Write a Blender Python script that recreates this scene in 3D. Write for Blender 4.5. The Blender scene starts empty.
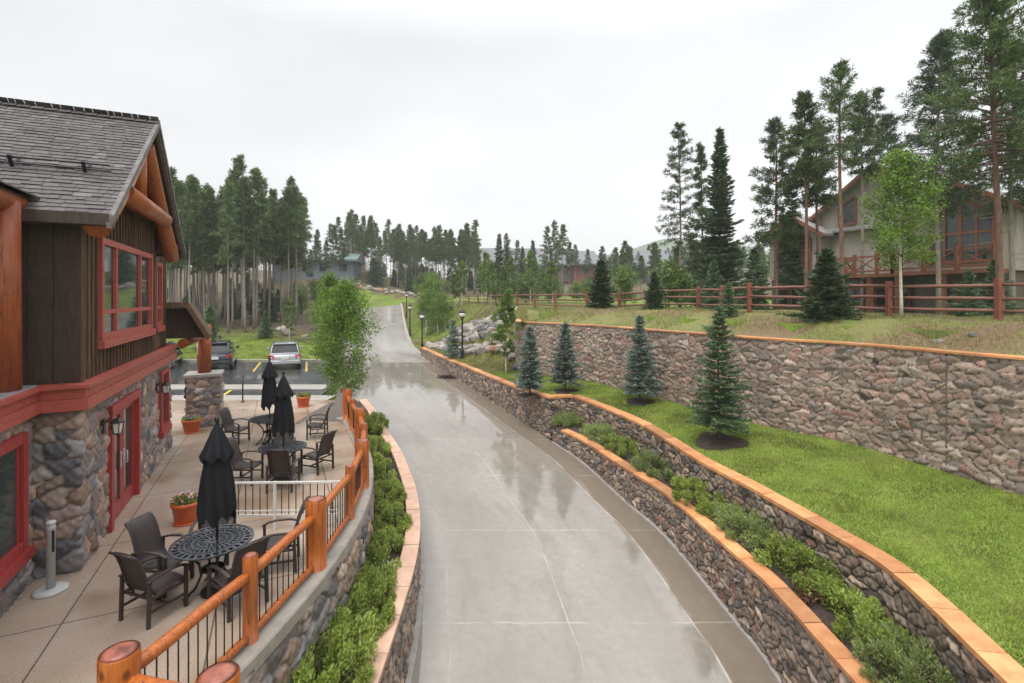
import bpy, math, random
import numpy as np
from mathutils import Vector, Matrix
rnd = random.Random(11)
R = math.radians
scene = bpy.context.scene
COL = scene.collection

# ------------------------------------------------------------------ camera, world, sun, exposure
CAM_Z = 4.15
cam_data = bpy.data.cameras.new("camera")
cam = bpy.data.objects.new("camera", cam_data)
COL.objects.link(cam)
cam.location = (0, 0, CAM_Z)
cam.rotation_euler = (R(90), 0, 0)
cam_data.sensor_width = 36
cam_data.lens = 500 / 1024 * 36
cam_data.shift_y = -42.5 / 1024
cam_data.clip_start = 0.1
cam_data.clip_end = 6000
scene.camera = cam

SUN_EL, SUN_AZ = 62, 200      # soft light from high up, a little behind the camera
world = bpy.data.worlds.new("World")
scene.world = world
world.use_nodes = True
wn = world.node_tree
wn.nodes.clear()
w_out = wn.nodes.new("ShaderNodeOutputWorld")
w_bg = wn.nodes.new("ShaderNodeBackground")
w_sky = wn.nodes.new("ShaderNodeTexSky")
w_sky.sky_type = 'NISHITA'
w_sky.sun_disc = False
w_sky.sun_elevation = R(SUN_EL)
w_sky.sun_rotation = R(SUN_AZ)
w_sky.dust_density = 6
w_sky.air_density = 1.5
w_hsv = wn.nodes.new("ShaderNodeHueSaturation")
w_hsv.inputs['Saturation'].default_value = 0.25
wn.links.new(w_sky.outputs[0], w_hsv.inputs['Color'])
w_tc = wn.nodes.new("ShaderNodeTexCoord")
w_sep = wn.nodes.new("ShaderNodeSeparateXYZ")
wn.links.new(w_tc.outputs['Generated'], w_sep.inputs[0])
w_ramp = wn.nodes.new("ShaderNodeValToRGB")       # overcast layer: dimmer at the horizon, brighter overhead
wn.links.new(w_sep.outputs['Z'], w_ramp.inputs[0])
els = w_ramp.color_ramp.elements
els[0].position = 0.0;  els[0].color = (3.2, 3.24, 3.31, 1)
els[1].position = 1.0;  els[1].color = (8.5, 8.6, 8.8, 1)
e = els.new(0.22); e.color = (3.08, 3.12, 3.2, 1)
e = els.new(0.45); e.color = (2.95, 3.0, 3.08, 1)
w_noise = wn.nodes.new("ShaderNodeTexNoise")
w_map = wn.nodes.new("ShaderNodeMapping")
w_map.inputs['Scale'].default_value = (1.3, 1.3, 3.2)
wn.links.new(w_tc.outputs['Generated'], w_map.inputs[0])
wn.links.new(w_map.outputs[0], w_noise.inputs['Vector'])
w_noise.inputs['Scale'].default_value = 1.5
w_noise.inputs['Detail'].default_value = 4
w_noise.inputs['Roughness'].default_value = 0.42
w_mr = wn.nodes.new("ShaderNodeMapRange")
w_mr.inputs['From Min'].default_value = 0.3
w_mr.inputs['From Max'].default_value = 0.7
w_mr.inputs['To Min'].default_value = 0.84
w_mr.inputs['To Max'].default_value = 1.06
wn.links.new(w_noise.outputs['Fac'], w_mr.inputs['Value'])
w_gx = wn.nodes.new("ShaderNodeMapRange")           # the cloud is thinner towards the right
w_gx.inputs['From Min'].default_value = -0.7
w_gx.inputs['From Max'].default_value = 0.6
w_gx.inputs['To Min'].default_value = 0.93
w_gx.inputs['To Max'].default_value = 1.12
wn.links.new(w_sep.outputs['X'], w_gx.inputs['Value'])
w_mul = wn.nodes.new("ShaderNodeMath"); w_mul.operation = 'MULTIPLY'
wn.links.new(w_mr.outputs[0], w_mul.inputs[0]); wn.links.new(w_gx.outputs[0], w_mul.inputs[1])
w_vm = wn.nodes.new("ShaderNodeVectorMath"); w_vm.operation = 'SCALE'
wn.links.new(w_ramp.outputs[0], w_vm.inputs[0]); wn.links.new(w_mul.outputs[0], w_vm.inputs['Scale'])
w_mix = wn.nodes.new("ShaderNodeMix"); w_mix.data_type = 'RGBA'
w_mix.inputs[0].default_value = 0.88
wn.links.new(w_hsv.outputs[0], w_mix.inputs[6]); wn.links.new(w_vm.outputs[0], w_mix.inputs[7])
wn.links.new(w_mix.outputs[2], w_bg.inputs[0])
w_bg.inputs[1].default_value = 0.12
wn.links.new(w_bg.outputs[0], w_out.inputs[0])

sun_data = bpy.data.lights.new("sun", 'SUN')
sun_data.energy = 0.9
sun_data.angle = R(28)
sun_data.color = (1.0, 0.96, 0.9)
sun = bpy.data.objects.new("sun", sun_data)
COL.objects.link(sun)
sun.rotation_euler = (R(90 - SUN_EL), 0, R(180 - SUN_AZ + 180))
sun.rotation_euler = Vector((math.sin(R(SUN_AZ)) * math.cos(R(SUN_EL)), math.cos(R(SUN_AZ)) * math.cos(R(SUN_EL)), math.sin(R(SUN_EL)))).to_track_quat('Z', 'Y').to_euler()

scene.view_settings.view_transform = 'Standard'
scene.view_settings.look = 'None'
scene.view_settings.gamma = 1
scene.view_settings.use_curve_mapping = False
scene.view_settings.exposure = 1.40
scene.render.engine = 'CYCLES'
scene.cycles.max_bounces = 7
scene.cycles.diffuse_bounces = 3
scene.cycles.glossy_bounces = 3
scene.cycles.transmission_bounces = 4
scene.cycles.transparent_max_bounces = 6
scene.cycles.volume_bounces = 2
scene.cycles.use_denoising = True

# ------------------------------------------------------------------ helpers: objects
def tag(o, label=None, cat=None, group=None, kind=None):
    if label: o['label'] = label
    if cat: o['category'] = cat
    if group: o['group'] = group
    if kind: o['kind'] = kind
    return o

def thing(name, label, cat, loc=(0, 0, 0), rz=0.0, group=None):
    o = bpy.data.objects.new(name, None)
    COL.objects.link(o)
    o.location = loc
    o.rotation_euler = (0, 0, rz)
    o.empty_display_size = 0.2
    return tag(o, label, cat, group)

def link_mesh(name, me, parent=None):
    o = bpy.data.objects.new(name, me)
    COL.objects.link(o)
    if parent: o.parent = parent
    return o

def copy_tree(o, parent=None):
    c = o.copy()
    COL.objects.link(c)
    if parent is not None: c.parent = parent
    for ch in list(o.children):
        copy_tree(ch, c)
    return c

def set_mat(me, mats):
    for m in (mats if isinstance(mats, (list, tuple)) else [mats]):
        me.materials.append(m)

def np_mesh(name, V, F, mats, smooth=False, uv=None, cols=None):
    """fast mesh from arrays; F is (n,k)"""
    V = np.asarray(V, dtype=np.float32); F = np.asarray(F, dtype=np.int32)
    me = bpy.data.meshes.new(name)
    n, k = F.shape
    me.vertices.add(len(V)); me.vertices.foreach_set('co', V.ravel())
    me.loops.add(n * k); me.loops.foreach_set('vertex_index', F.ravel())
    me.polygons.add(n)
    me.polygons.foreach_set('loop_start', np.arange(0, n * k, k, dtype=np.int32))
    me.polygons.foreach_set('loop_total', np.full(n, k, dtype=np.int32))
    me.polygons.foreach_set('use_smooth', np.full(n, bool(smooth)))
    if uv is not None:
        l = me.uv_layers.new(name='UVMap')
        l.data.foreach_set('uv', np.asarray(uv, dtype=np.float32)[F.ravel()].ravel())
    if cols is not None:
        a = me.color_attributes.new('st', 'FLOAT_COLOR', 'POINT')
        a.data.foreach_set('color', np.asarray(cols, dtype=np.float32).ravel())
    me.update(calc_edges=True)
    me.validate()
    set_mat(me, mats)
    return me

class MB:
    """collects simple solids and builds ONE mesh"""
    def __init__(s): s.v = []; s.f = []; s.sm = []
    def add(s, vs, fs, smooth=False):
        o = len(s.v)
        s.v += [tuple(p) for p in vs]
        s.f += [tuple(i + o for i in f) for f in fs]
        s.sm += [smooth] * len(fs)
        return s
    def box(s, c, size, ax=None):
        """centre, full size, optional 3 axis vectors"""
        c = Vector(c)
        a = [Vector(q) for q in (ax or ((1, 0, 0), (0, 1, 0), (0, 0, 1)))]
        h = [a[i] * (size[i] / 2) for i in range(3)]
        vs = [c + h[0] * i + h[1] * j + h[2] * k for k in (-1, 1) for j in (-1, 1) for i in (-1, 1)]
        return s.add(vs, [(0, 2, 3, 1), (4, 5, 7, 6), (0, 1, 5, 4), (2, 6, 7, 3), (0, 4, 6, 2), (1, 3, 7, 5)])
    def bar(s, p, q, w, h=None, up=(0, 0, 1)):
        p = Vector(p); q = Vector(q); d = q - p
        x = d.normalized(); u = Vector(up)
        y = u.cross(x)
        if y.length < 1e-4: y = Vector((1, 0, 0)).cross(x)
        y.normalize(); z = x.cross(y)
        return s.box((p + q) / 2, (d.length, w, h or w), (x, y, z))
    def tube(s, pts, r, n=8, cap=True):
        pts = [Vector(p) for p in pts]
        rs = r if isinstance(r, (list, tuple)) else [r] * len(pts)
        vs = []; fs = []
        prev = None
        for i, p in enumerate(pts):
            t = (pts[min(i + 1, len(pts) - 1)] - pts[max(i - 1, 0)]).normalized()
            a = prev if prev is not None else (Vector((0, 0, 1)) if abs(t.z) < .9 else Vector((1, 0, 0)))
            x = (a - t * a.dot(t)).normalized(); prev = x
            y = t.cross(x)
            for k in range(n):
                an = 2 * math.pi * k / n
                vs.append(p + (x * math.cos(an) + y * math.sin(an)) * rs[i])
        for i in range(len(pts) - 1):
            for k in range(n):
                k2 = (k + 1) % n
                fs.append((i * n + k, i * n + k2, (i + 1) * n + k2, (i + 1) * n + k))
        s.add(vs, fs, True)
        if cap:
            o = len(s.v) - len(vs)
            m = (len(pts) - 1) * n
            s.f.append(tuple(o + k for k in reversed(range(n)))); s.sm.append(False)
            s.f.append(tuple(o + m + k for k in range(n))); s.sm.append(False)
        return s
    def lathe(s, prof, n=16, c=(0, 0, 0), fold=0.0, nf=8, smooth=True):
        vs = []; fs = []
        for r, z in prof:
            for k in range(n):
                an = 2 * math.pi * k / n
                rr = r * (1 + fold * math.cos(nf * an))
                vs.append((c[0] + rr * math.cos(an), c[1] + rr * math.sin(an), c[2] + z))
        for i in range(len(prof) - 1):
            for k in range(n):
                k2 = (k + 1) % n
                fs.append((i * n + k, i * n + k2, (i + 1) * n + k2, (i + 1) * n + k))
        s.add(vs, fs, smooth)
        o = len(s.v) - len(vs); m = (len(prof) - 1) * n
        s.f.append(tuple(o + k for k in reversed(range(n)))); s.sm.append(False)
        s.f.append(tuple(o + m + k for k in range(n))); s.sm.append(False)
        return s
    def poly(s, front, offset):
        """extrude a planar polygon by a vector"""
        n = len(front); off = Vector(offset)
        a = [Vector(p) for p in front]; b = [p + off for p in a]
        return s.add(a + b, [tuple(reversed(range(n))), tuple(range(n, 2 * n))] + [(i, (i + 1) % n, n + (i + 1) % n, n + i) for i in range(n)])
    def build(s, name, mat, parent=None, bevel=0.0, world=False):
        me = bpy.data.meshes.new(name)
        vs = s.v
        if world and parent is not None:
            L = parent.location
            vs = [(p[0] - L.x, p[1] - L.y, p[2] - L.z) for p in vs]
        me.from_pydata(vs, [], s.f)
        me.polygons.foreach_set('use_smooth', s.sm)
        me.update()
        set_mat(me, mat)
        o = link_mesh(name, me, parent)
        if bevel:
            b = o.modifiers.new('bevel', 'BEVEL'); b.width = bevel; b.segments = 2; b.limit_method = 'ANGLE'
        return o

def place_world(o, parent):
    """a mesh made in world coordinates becomes a child of an unrotated Empty"""
    o.parent = parent
    o.location = -parent.location
    return o

# ------------------------------------------------------------------ helpers: curves
def catmull(pts, step):
    P = np.array(pts, float)
    P = np.vstack([2 * P[0] - P[1], P, 2 * P[-1] - P[-2]])
    out = []
    for i in range(1, len(P) - 2):
        p0, p1, p2, p3 = P[i - 1:i + 3]
        for t in np.linspace(0, 1, 16, endpoint=False):
            out.append(.5 * (2 * p1 + (p2 - p0) * t + (2 * p0 - 5 * p1 + 4 * p2 - p3) * t * t + (3 * p1 - p0 - 3 * p2 + p3) * t ** 3))
    out.append(P[-2])
    return resample(np.array(out), step)

def resample(P, step, keep=False):
    P = np.asarray(P, float)
    d = np.r_[0, np.cumsum(np.linalg.norm(np.diff(P[:, :2], axis=0), axis=1))]
    n = max(2, int(round(d[-1] / step)) + 1)
    s = np.linspace(0, d[-1], n)
    return np.stack([np.interp(s, d, P[:, k]) for k in range(P.shape[1])], axis=1)

def resample_sharp(P, step):
    out = [np.array(P[0], float)]
    for a, b in zip(P[:-1], P[1:]):
        a = np.array(a, float); b = np.array(b, float)
        n = max(1, int(round(np.linalg.norm(b - a) / step)))
        for k in range(1, n + 1): out.append(a + (b - a) * k / n)
    return np.array(out)

def normals(P, side=1):
    """mitred normals; side=+1 = right hand side of the walking direction"""
    P = np.asarray(P)[:, :2]
    t = np.diff(P, axis=0); t /= np.linalg.norm(t, axis=1)[:, None] + 1e-9
    nn = np.stack([t[:, 1], -t[:, 0]], 1) * side
    a = np.vstack([nn[:1], nn]); b = np.vstack([nn, nn[-1:]])
    m = a + b; m /= np.linalg.norm(m, axis=1)[:, None] + 1e-9
    c = np.clip((m * a).sum(1), .4, 1)
    return m / c[:, None]

def sweep(path, z, profile, side=1, mb=None):
    """sweep a closed profile [(offset, dz)] along path (N,2) with base heights z (N)"""
    mb = mb or MB()
    N = normals(path, side); z = np.broadcast_to(z, (len(path),))
    k = len(profile); vs = []; fs = []
    for i in range(len(path)):
        for o, dz in profile:
            vs.append((path[i][0] + N[i][0] * o, path[i][1] + N[i][1] * o, z[i] + dz))
    for i in range(len(path) - 1):
        for j in range(k):
            j2 = (j + 1) % k
            fs.append((i * k + j, i * k + j2, (i + 1) * k + j2, (i + 1) * k + j))
    fs.append(tuple(reversed(range(k)))); fs.append(tuple((len(path) - 1) * k + j for j in range(k)))
    return mb.add(vs, fs)

def cap_stones(path, z, profile, side, length, gap=0.018, seed=1, sharp=False):
    """a coping of separate slabs along the path, one mesh"""
    rr = random.Random(seed)
    path = np.asarray(path); z = np.broadcast_to(z, (len(path),))
    d = np.r_[0, np.cumsum(np.linalg.norm(np.diff(path, axis=0), axis=1))]
    mb = MB(); s = 0
    while s < d[-1] - .05:
        L = length * rr.uniform(.8, 1.25)
        e = min(s + L, d[-1])
        if d[-1] - e < .3: e = d[-1]
        ss = [s + gap / 2] + [q for q in d if s + .05 < q < e - .05] + [e - gap / 2]
        if len(ss) > 7: ss = [ss[0]] + ss[1:-1][::max(1, len(ss) // 5)] + [ss[-1]]
        p = np.stack([np.interp(ss, d, path[:, 0]), np.interp(ss, d, path[:, 1])], 1)
        zz = np.interp(ss, d, z) + rr.uniform(-.007, .007)
        sweep(p, zz, profile, side, mb)
        s = e
    return mb

# ------------------------------------------------------------------ helpers: stone facing
_tab = np.random.RandomState(5).rand(211, 211, 5)
def voro(U, V, cw, ch, seed, jit=.85):
    S = U / cw; T = V / ch
    S = S + .22 * np.sin(T * 1.7 + seed) + .12 * np.sin(S * 2.3 + T * 3.1)
    T = T + .22 * np.sin(S * 1.3 + 2 * seed) + .10 * np.sin(S * 3.7 - T * 1.9)
    i0 = np.floor(S).astype(int); j0 = np.floor(T).astype(int)
    f1 = np.full(S.shape, 9.); f2 = f1.copy(); ii = np.zeros(S.shape, int); jj = ii.copy()
    for dj in (-2, -1, 0, 1, 2):
        for di in (-2, -1, 0, 1, 2):
            i = i0 + di; j = j0 + dj
            h = _tab[(i * 7 + j * 31 + seed * 13) % 211, (j * 11 + i * 17 + seed * 5) % 211]
            px = i + .5 + jit * (h[..., 0] - .5) + .5 * (j % 2)
            py = j + .5 + jit * (h[..., 1] - .5)
            dd = np.sqrt(((S - px) * (1 + .5 * (h[..., 4] - .5))) ** 2 + ((T - py) * (1 - .4 * (h[..., 4] - .5))) ** 2) - .28 * h[..., 2]
            new = dd < f1
            f2 = np.where(new, f1, np.minimum(f2, dd))
            ii = np.where(new, i, ii); jj = np.where(new, j, jj)
            f1 = np.where(new, dd, f1)
    h = _tab[(ii * 19 + jj * 37 + seed) % 211, (jj * 23 + ii * 3 + seed * 3) % 211]
    return f2 - f1, h

def sstep(a, b, x):
    t = np.clip((x - a) / (b - a), 0, 1)
    return t * t * (3 - 2 * t)

def stone_mesh(path, side, zb, zt, du, dv, cw, ch, relief, joint, seed, mat, openings=(), sharp=False, rough=.012):
    P = resample_sharp(path, du) if sharp else resample(path, du)
    d = np.r_[0, np.cumsum(np.linalg.norm(np.diff(P[:, :2], axis=0), axis=1))]
    N = normals(P, side)
    zb = np.array([zb(*p[:2]) if callable(zb) else zb for p in P], float)
    zt = np.array([zt(*p[:2]) if callable(zt) else zt for p in P], float)
    nv = max(2, int(math.ceil((zt - zb).max() / dv)))
    k = np.arange(nv + 1) / nv
    Z = zb[:, None] + (zt - zb)[:, None] * k[None]
    U = np.broadcast_to(d[:, None], Z.shape)
    e, h = voro(U, Z, cw, ch, seed)
    m = sstep(0.02, joint, e)
    disp = relief * (.55 * m + .45 * sstep(0, .55, e)) * (.55 + .6 * h[..., 3])
    disp += rough * (np.sin(U * 41 + 7 * h[..., 0]) * np.sin(Z * 37 + 9 * h[..., 1])) * m
    tilt = (h[..., 1] - .5) * .04 * np.sin(Z / ch * 3 + h[..., 0] * 6) * m
    disp = disp + tilt
    X = P[:, 0][:, None] + N[:, 0][:, None] * disp
    Y = P[:, 1][:, None] + N[:, 1][:, None] * disp
    V = np.stack([X, Y, Z], -1).reshape(-1, 3)
    C = np.stack([h[..., 0], h[..., 1], m, np.ones_like(m)], -1).reshape(-1, 4)
    nu = len(P); w = nv + 1
    a = (np.arange(nu - 1)[:, None] * w + np.arange(nv)[None]).ravel()
    F = np.stack([a, a + w, a + w + 1, a + 1], 1)
    if len(openings):
        uc = ((d[:-1] + d[1:]) / 2)[:, None] + np.zeros((1, nv))
        zc = (Z[:-1, :-1] + Z[1:, 1:]) / 2
        keep = np.ones(uc.shape, bool)
        for (u0, u1, z0, z1) in openings:
            keep &= ~((uc > u0) & (uc < u1) & (zc > z0) & (zc < z1))
        F = F[keep.ravel()]
    return np_mesh('stone_face', V, F, mat, smooth=True, cols=C)

# ------------------------------------------------------------------ helpers: materials
def new(nt, t, ins=None, **at):
    nd = nt.nodes.new(t)
    for k, v in at.items(): setattr(nd, k, v)
    for k, v in (ins or {}).items():
        if isinstance(v, bpy.types.NodeSocket): nt.links.new(v, nd.inputs[k])
        else: nd.inputs[k].default_value = v
    return nd
def c4(c): return (c[0], c[1], c[2], 1)
def ramp(nt, fac, stops, interp='LINEAR'):
    r = nt.nodes.new('ShaderNodeValToRGB'); r.color_ramp.interpolation = interp
    es = r.color_ramp.elements
    while len(es) < len(stops): es.new(0.5)
    for e_, (p, c) in zip(es, stops):
        e_.position = p; e_.color = c4(c) if isinstance(c, (tuple, list)) else (c, c, c, 1)
    nt.links.new(fac, r.inputs[0])
    return r.outputs[0]
def mixc(nt, fac, a, b, blend='MIX'):
    m = nt.nodes.new('ShaderNodeMix'); m.data_type = 'RGBA'; m.blend_type = blend
    for idx, v in ((0, fac), (6, a), (7, b)):
        if isinstance(v, bpy.types.NodeSocket): nt.links.new(v, m.inputs[idx])
        elif idx == 0: m.inputs[0].default_value = v
        else: m.inputs[idx].default_value = c4(v)
    return m.outputs[2]
def math_(nt, op, a, b=0.0):
    m = nt.nodes.new('ShaderNodeMath'); m.operation = op
    for i, v in enumerate((a, b)):
        if isinstance(v, bpy.types.NodeSocket): nt.links.new(v, m.inputs[i])
        else: m.inputs[i].default_value = v
    return m.outputs[0]
def noise(nt, vec, scale, detail=4, rough=.55, dist=0):
    n_ = new(nt, 'ShaderNodeTexNoise', {'Scale': scale, 'Detail': detail, 'Roughness': rough, 'Distortion': dist})
    if vec is not None: nt.links.new(vec, n_.inputs['Vector'])
    return n_.outputs['Fac']
def mapping(nt, vec, scale=(1, 1, 1), rot=(0, 0, 0), loc=(0, 0, 0)):
    m = new(nt, 'ShaderNodeMapping', {'Scale': scale, 'Rotation': rot, 'Location': loc})
    nt.links.new(vec, m.inputs['Vector'])
    return m.outputs[0]
def mrange(nt, v, a, b, c, d):
    return new(nt, 'ShaderNodeMapRange', {'Value': v, 'From Min': a, 'From Max': b, 'To Min': c, 'To Max': d}).outputs[0]
def base_mat(name):
    m = bpy.data.materials.new(name); m.use_nodes = True
    nt = m.node_tree
    return m, nt, nt.nodes['Principled BSDF'], nt.nodes.new('ShaderNodeTexCoord')
def bump(nt, b, h, strength=.4, dist=.02):
    bn = new(nt, 'ShaderNodeBump', {'Height': h, 'Strength': strength, 'Distance': dist})
    nt.links.new(bn.outputs[0], b.inputs['Normal'])
def pm(name, c1, c2=None, scale=6, rough=.6, rough2=None, bmp=.15, dist=.01, stretch=(1, 1, 1), metal=0, spec=.5, island=0.0, coat=0, coord='Object', lo=.35, hi=.65):
    """two-tone mottled surface with bump"""
    m, nt, b, tc = base_mat(name)
    c2 = c2 or tuple(x * .7 for x in c1)
    v = mapping(nt, tc.outputs[coord], stretch)
    f = noise(nt, v, scale, 6, .6)
    col = ramp(nt, f, [(lo, c1), (hi, c2)])
    if island:
        g = nt.nodes.new('ShaderNodeNewGeometry')
        k = mrange(nt, g.outputs['Random Per Island'], 0, 1, 1 - island, 1 + island)
        col = new(nt, 'ShaderNodeVectorMath', {0: col, 'Scale': k}, operation='SCALE').outputs[0]
    nt.links.new(col, b.inputs['Base Color'])
    nt.links.new(mrange(nt, f, .3, .7, rough, rough2 if rough2 is not None else rough), b.inputs['Roughness'])
    b.inputs['Metallic'].default_value = metal
    b.inputs['Specular IOR Level'].default_value = spec
    b.inputs['Coat Weight'].default_value = coat
    b.inputs['Coat Roughness'].default_value = .12
    if bmp: bump(nt, b, noise(nt, v, scale * 4, 5, .65), bmp, dist)
    return m
def leaf_mat(name, dark, mid, light, trans=.3, rough=.5, objvar=.25, vscale=2.2, vamp=.21, patch=None):
    m, nt, b, tc = base_mat(name)
    g = nt.nodes.new('ShaderNodeNewGeometry')
    oi = nt.nodes.new('ShaderNodeObjectInfo')
    col = ramp(nt, g.outputs['Random Per Island'], [(0, dark), (.5, mid), (1, light)])
    cl = noise(nt, tc.outputs['Object'], vscale, 3)
    k = mrange(nt, cl, .35, .65, 1 - vamp, 1 + vamp)
    if patch: col = mixc(nt, mrange(nt, noise(nt, tc.outputs['Object'], patch[1], 5, .65), .46, .66, 0, .85), col, patch[0])
    k = math_(nt, 'MULTIPLY', k, mrange(nt, oi.outputs['Random'], 0, 1, 1 - objvar, 1 + objvar))
    col = new(nt, 'ShaderNodeVectorMath', {0: col, 'Scale': k}, operation='SCALE').outputs[0]
    nt.links.new(col, b.inputs['Base Color'])
    b.inputs['Roughness'].default_value = rough
    b.inputs['Specular IOR Level'].default_value = .35
    t = new(nt, 'ShaderNodeBsdfTranslucent', {'Color': col})
    mx = new(nt, 'ShaderNodeMixShader', {0: trans, 1: b.outputs[0], 2: t.outputs[0]})
    nt.links.new(mx.outputs[0], nt.nodes['Material Output'].inputs[0])
    return m
def stone_mat(name, stops, mortar, rough=.55, vmul=(.65, 1.3)):
    m, nt, b, tc = base_mat(name)
    at = new(nt, 'ShaderNodeAttribute', attribute_name='st')
    sp = nt.nodes.new('ShaderNodeSeparateColor'); nt.links.new(at.outputs['Color'], sp.inputs[0])
    col = ramp(nt, sp.outputs[0], stops)
    fine = noise(nt, tc.outputs['Object'], 9, 7, .7)
    k = math_(nt, 'MULTIPLY', mrange(nt, sp.outputs[1], 0, 1, *vmul), mrange(nt, fine, .25, .75, .55, 1.4))
    col = new(nt, 'ShaderNodeVectorMath', {0: col, 'Scale': k}, operation='SCALE').outputs[0]
    col = mixc(nt, sp.outputs[2], mortar, col)
    nt.links.new(col, b.inputs['Base Color'])
    nt.links.new(mrange(nt, fine, .3, .7, rough - .15, rough + .15), b.inputs['Roughness'])
    bump(nt, b, noise(nt, tc.outputs['Object'], 28, 6, .7), .5, .02)
    return m
# ------------------------------------------------------------------ materials
MT = {}
MT['red_trim'] = pm('red_trim', (.44, .100, .075), (.33, .068, .052), 5, .42, .5, .12, .004, (1, 1, 6))
MT['red_door'] = pm('red_door', (.36, .04, .035), (.27, .03, .03), 5, .4, .5, .1, .004, (6, 6, 1))
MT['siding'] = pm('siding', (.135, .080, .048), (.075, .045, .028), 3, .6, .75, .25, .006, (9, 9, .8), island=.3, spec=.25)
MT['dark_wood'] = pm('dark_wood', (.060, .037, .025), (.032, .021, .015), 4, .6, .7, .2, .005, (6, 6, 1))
def mat_log(name, c1, c2, dark, rough):
    m, nt, b, tc = base_mat(name)
    o = tc.outputs['Object']
    f = noise(nt, mapping(nt, o, (7, 7, .8)), 4, 6, .6)
    col = ramp(nt, f, [(.33, c1), (.67, c2)])
    chk = noise(nt, mapping(nt, o, (16, 16, 1.1)), 2.2, 4, .55, .4)
    col = mixc(nt, mrange(nt, chk, .60, .66, 0, .8), col, dark)
    kn = new(nt, 'ShaderNodeTexVoronoi', {'Vector': mapping(nt, o, (3.1, 3.1, 2.2)), 'Scale': 1.0}).outputs['Distance']
    col = mixc(nt, mrange(nt, kn, .13, .05, 0, .85), col, dark)
    w_ = noise(nt, o, 1.7, 5, .65)
    col = mixc(nt, mrange(nt, w_, .52, .70, 0, .55), col, tuple(x * .6 + .03 for x in c2))
    g = nt.nodes.new('ShaderNodeNewGeometry')
    col = new(nt, 'ShaderNodeVectorMath', {0: col, 'Scale': mrange(nt, g.outputs['Random Per Island'], 0, 1, .85, 1.12)}, operation='SCALE').outputs[0]
    nt.links.new(col, b.inputs['Base Color'])
    nt.links.new(mrange(nt, w_, .3, .7, rough, rough + .25), b.inputs['Roughness'])
    bump(nt, b, math_(nt, 'SUBTRACT', f, mrange(nt, chk, .58, .68, 0, .6)), .5, .012)
    return m
MT['log'] = mat_log('log', (.46, .135, .022), (.30, .068, .012), (.07, .022, .010), .26)
MT['log_end'] = pm('log_end', (.34, .115, .075), (.13, .040, .028), 7, .25, .6, .5, .006, lo=.4, hi=.62)
MT['log_dark'] = mat_log('log_dark', (.36, .085, .018), (.21, .042, .010), (.05, .016, .008), .38)
MT['rake'] = pm('rake', (.15, .135, .125), (.09, .082, .077), 7, .5, .7, .2, .004)
MT['black_metal'] = pm('black_metal', (.012, .012, .013), (.02, .02, .02), 8, .35, .45, .05, .002, metal=.3)
MT['grey_metal'] = pm('grey_metal', (.50, .51, .50), (.40, .41, .40), 7, .45, .6, .05, .002, metal=.1)
MT['flashing'] = pm('flashing', (.42, .44, .48), (.34, .36, .40), 3, .3, .5, .05, .003, metal=.3)
MT['white_rail'] = pm('white_rail', (.62, .60, .56), (.5, .48, .45), 8, .4, .5, .05, .002)
MT['sandstone'] = pm('sandstone', (.60, .31, .14), (.40, .145, .05), 2.6, .28, .6, .35, .008, island=.34, lo=.3, hi=.7)
MT['pale_cap'] = pm('pale_cap', (.56, .36, .26), (.44, .27, .19), 4, .35, .6, .2, .006, island=.13)
MT['concrete'] = pm('concrete', (.36, .33, .29), (.25, .225, .195), 4, .35, .7, .25, .006, lo=.3, hi=.7)
MT['pillar_cap'] = pm('pillar_cap', (.33, .30, .28), (.25, .23, .21), 5, .5, .7, .2, .006)
MT['chair_frame'] = pm('chair_frame', (.030, .020, .017), (.045, .032, .028), 8, .3, .4, .04, .002)
MT['chair_sling'] = pm('chair_sling', (.050, .038, .036), (.036, .027, .026), 30, .5, .6, .3, .003, (1, 1, 1))
MT['umbrella'] = pm('umbrella', (.007, .008, .010), (.012, .013, .017), 5, .7, .85, .2, .006, (2, 2, .6), spec=.2)
MT['table_metal'] = pm('table_metal', (.055, .062, .075), (.035, .038, .045), 9, .12, .3, .05, .002, metal=.2)
MT['terracotta'] = pm('terracotta', (.62, .13, .035), (.48, .09, .025), 6, .35, .5, .1, .003)
MT['soil'] = pm('soil', (.060, .038, .027), (.025, .017, .013), 12, .75, .9, .8, .03)
MT['mulch'] = pm('mulch', (.055, .034, .024), (.022, .014, .011), 20, .8, .9, .9, .03)
MT['gravel'] = pm('gravel', (.22, .18, .15), (.08, .062, .052), 16, .6, .85, .9, .03)
MT['asphalt'] = pm('asphalt', (.055, .057, .062), (.035, .036, .040), .5, .06, .3, .2, .003, lo=.42, hi=.58)
MT['sidewalk'] = pm('sidewalk', (.40, .37, .34), (.30, .28, .25), 1.2, .25, .5, .15, .004)
MT['yellow_paint'] = pm('yellow_paint', (.62, .47, .06), (.45, .33, .05), 6, .35, .6, .1, .002)
MT['pine_bark'] = pm('pine_bark', (.30, .255, .22), (.17, .135, .112), 5, .8, .9, .8, .03, (3, 3, .6))
MT['red_bark'] = pm('red_bark', (.235, .135, .095), (.125, .072, .052), 5, .8, .9, .8, .03, (3, 3, .6))
MT['aspen_bark'] = pm('aspen_bark', (.56, .54, .46), (.30, .28, .22), 5, .6, .8, .4, .01, (1, 1, 3), lo=.5, hi=.72)
MT['twig'] = pm('twig', (.10, .075, .05), (.06, .045, .03), 8, .8)
MT['fence_red'] = pm('fence_red', (.26, .082, .050), (.16, .050, .034), 4, .5, .7, .3, .006, (5, 5, 1), island=.1)
MT['fence_rail'] = pm('fence_rail', (.21, .090, .060), (.14, .064, .046), 4, .5, .7, .3, .006, (2, 2, 5), island=.2)
MT['white_lamp'] = pm('white_lamp', (.7, .68, .62), (.6, .58, .53), 8, .3, .4, 0)
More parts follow.
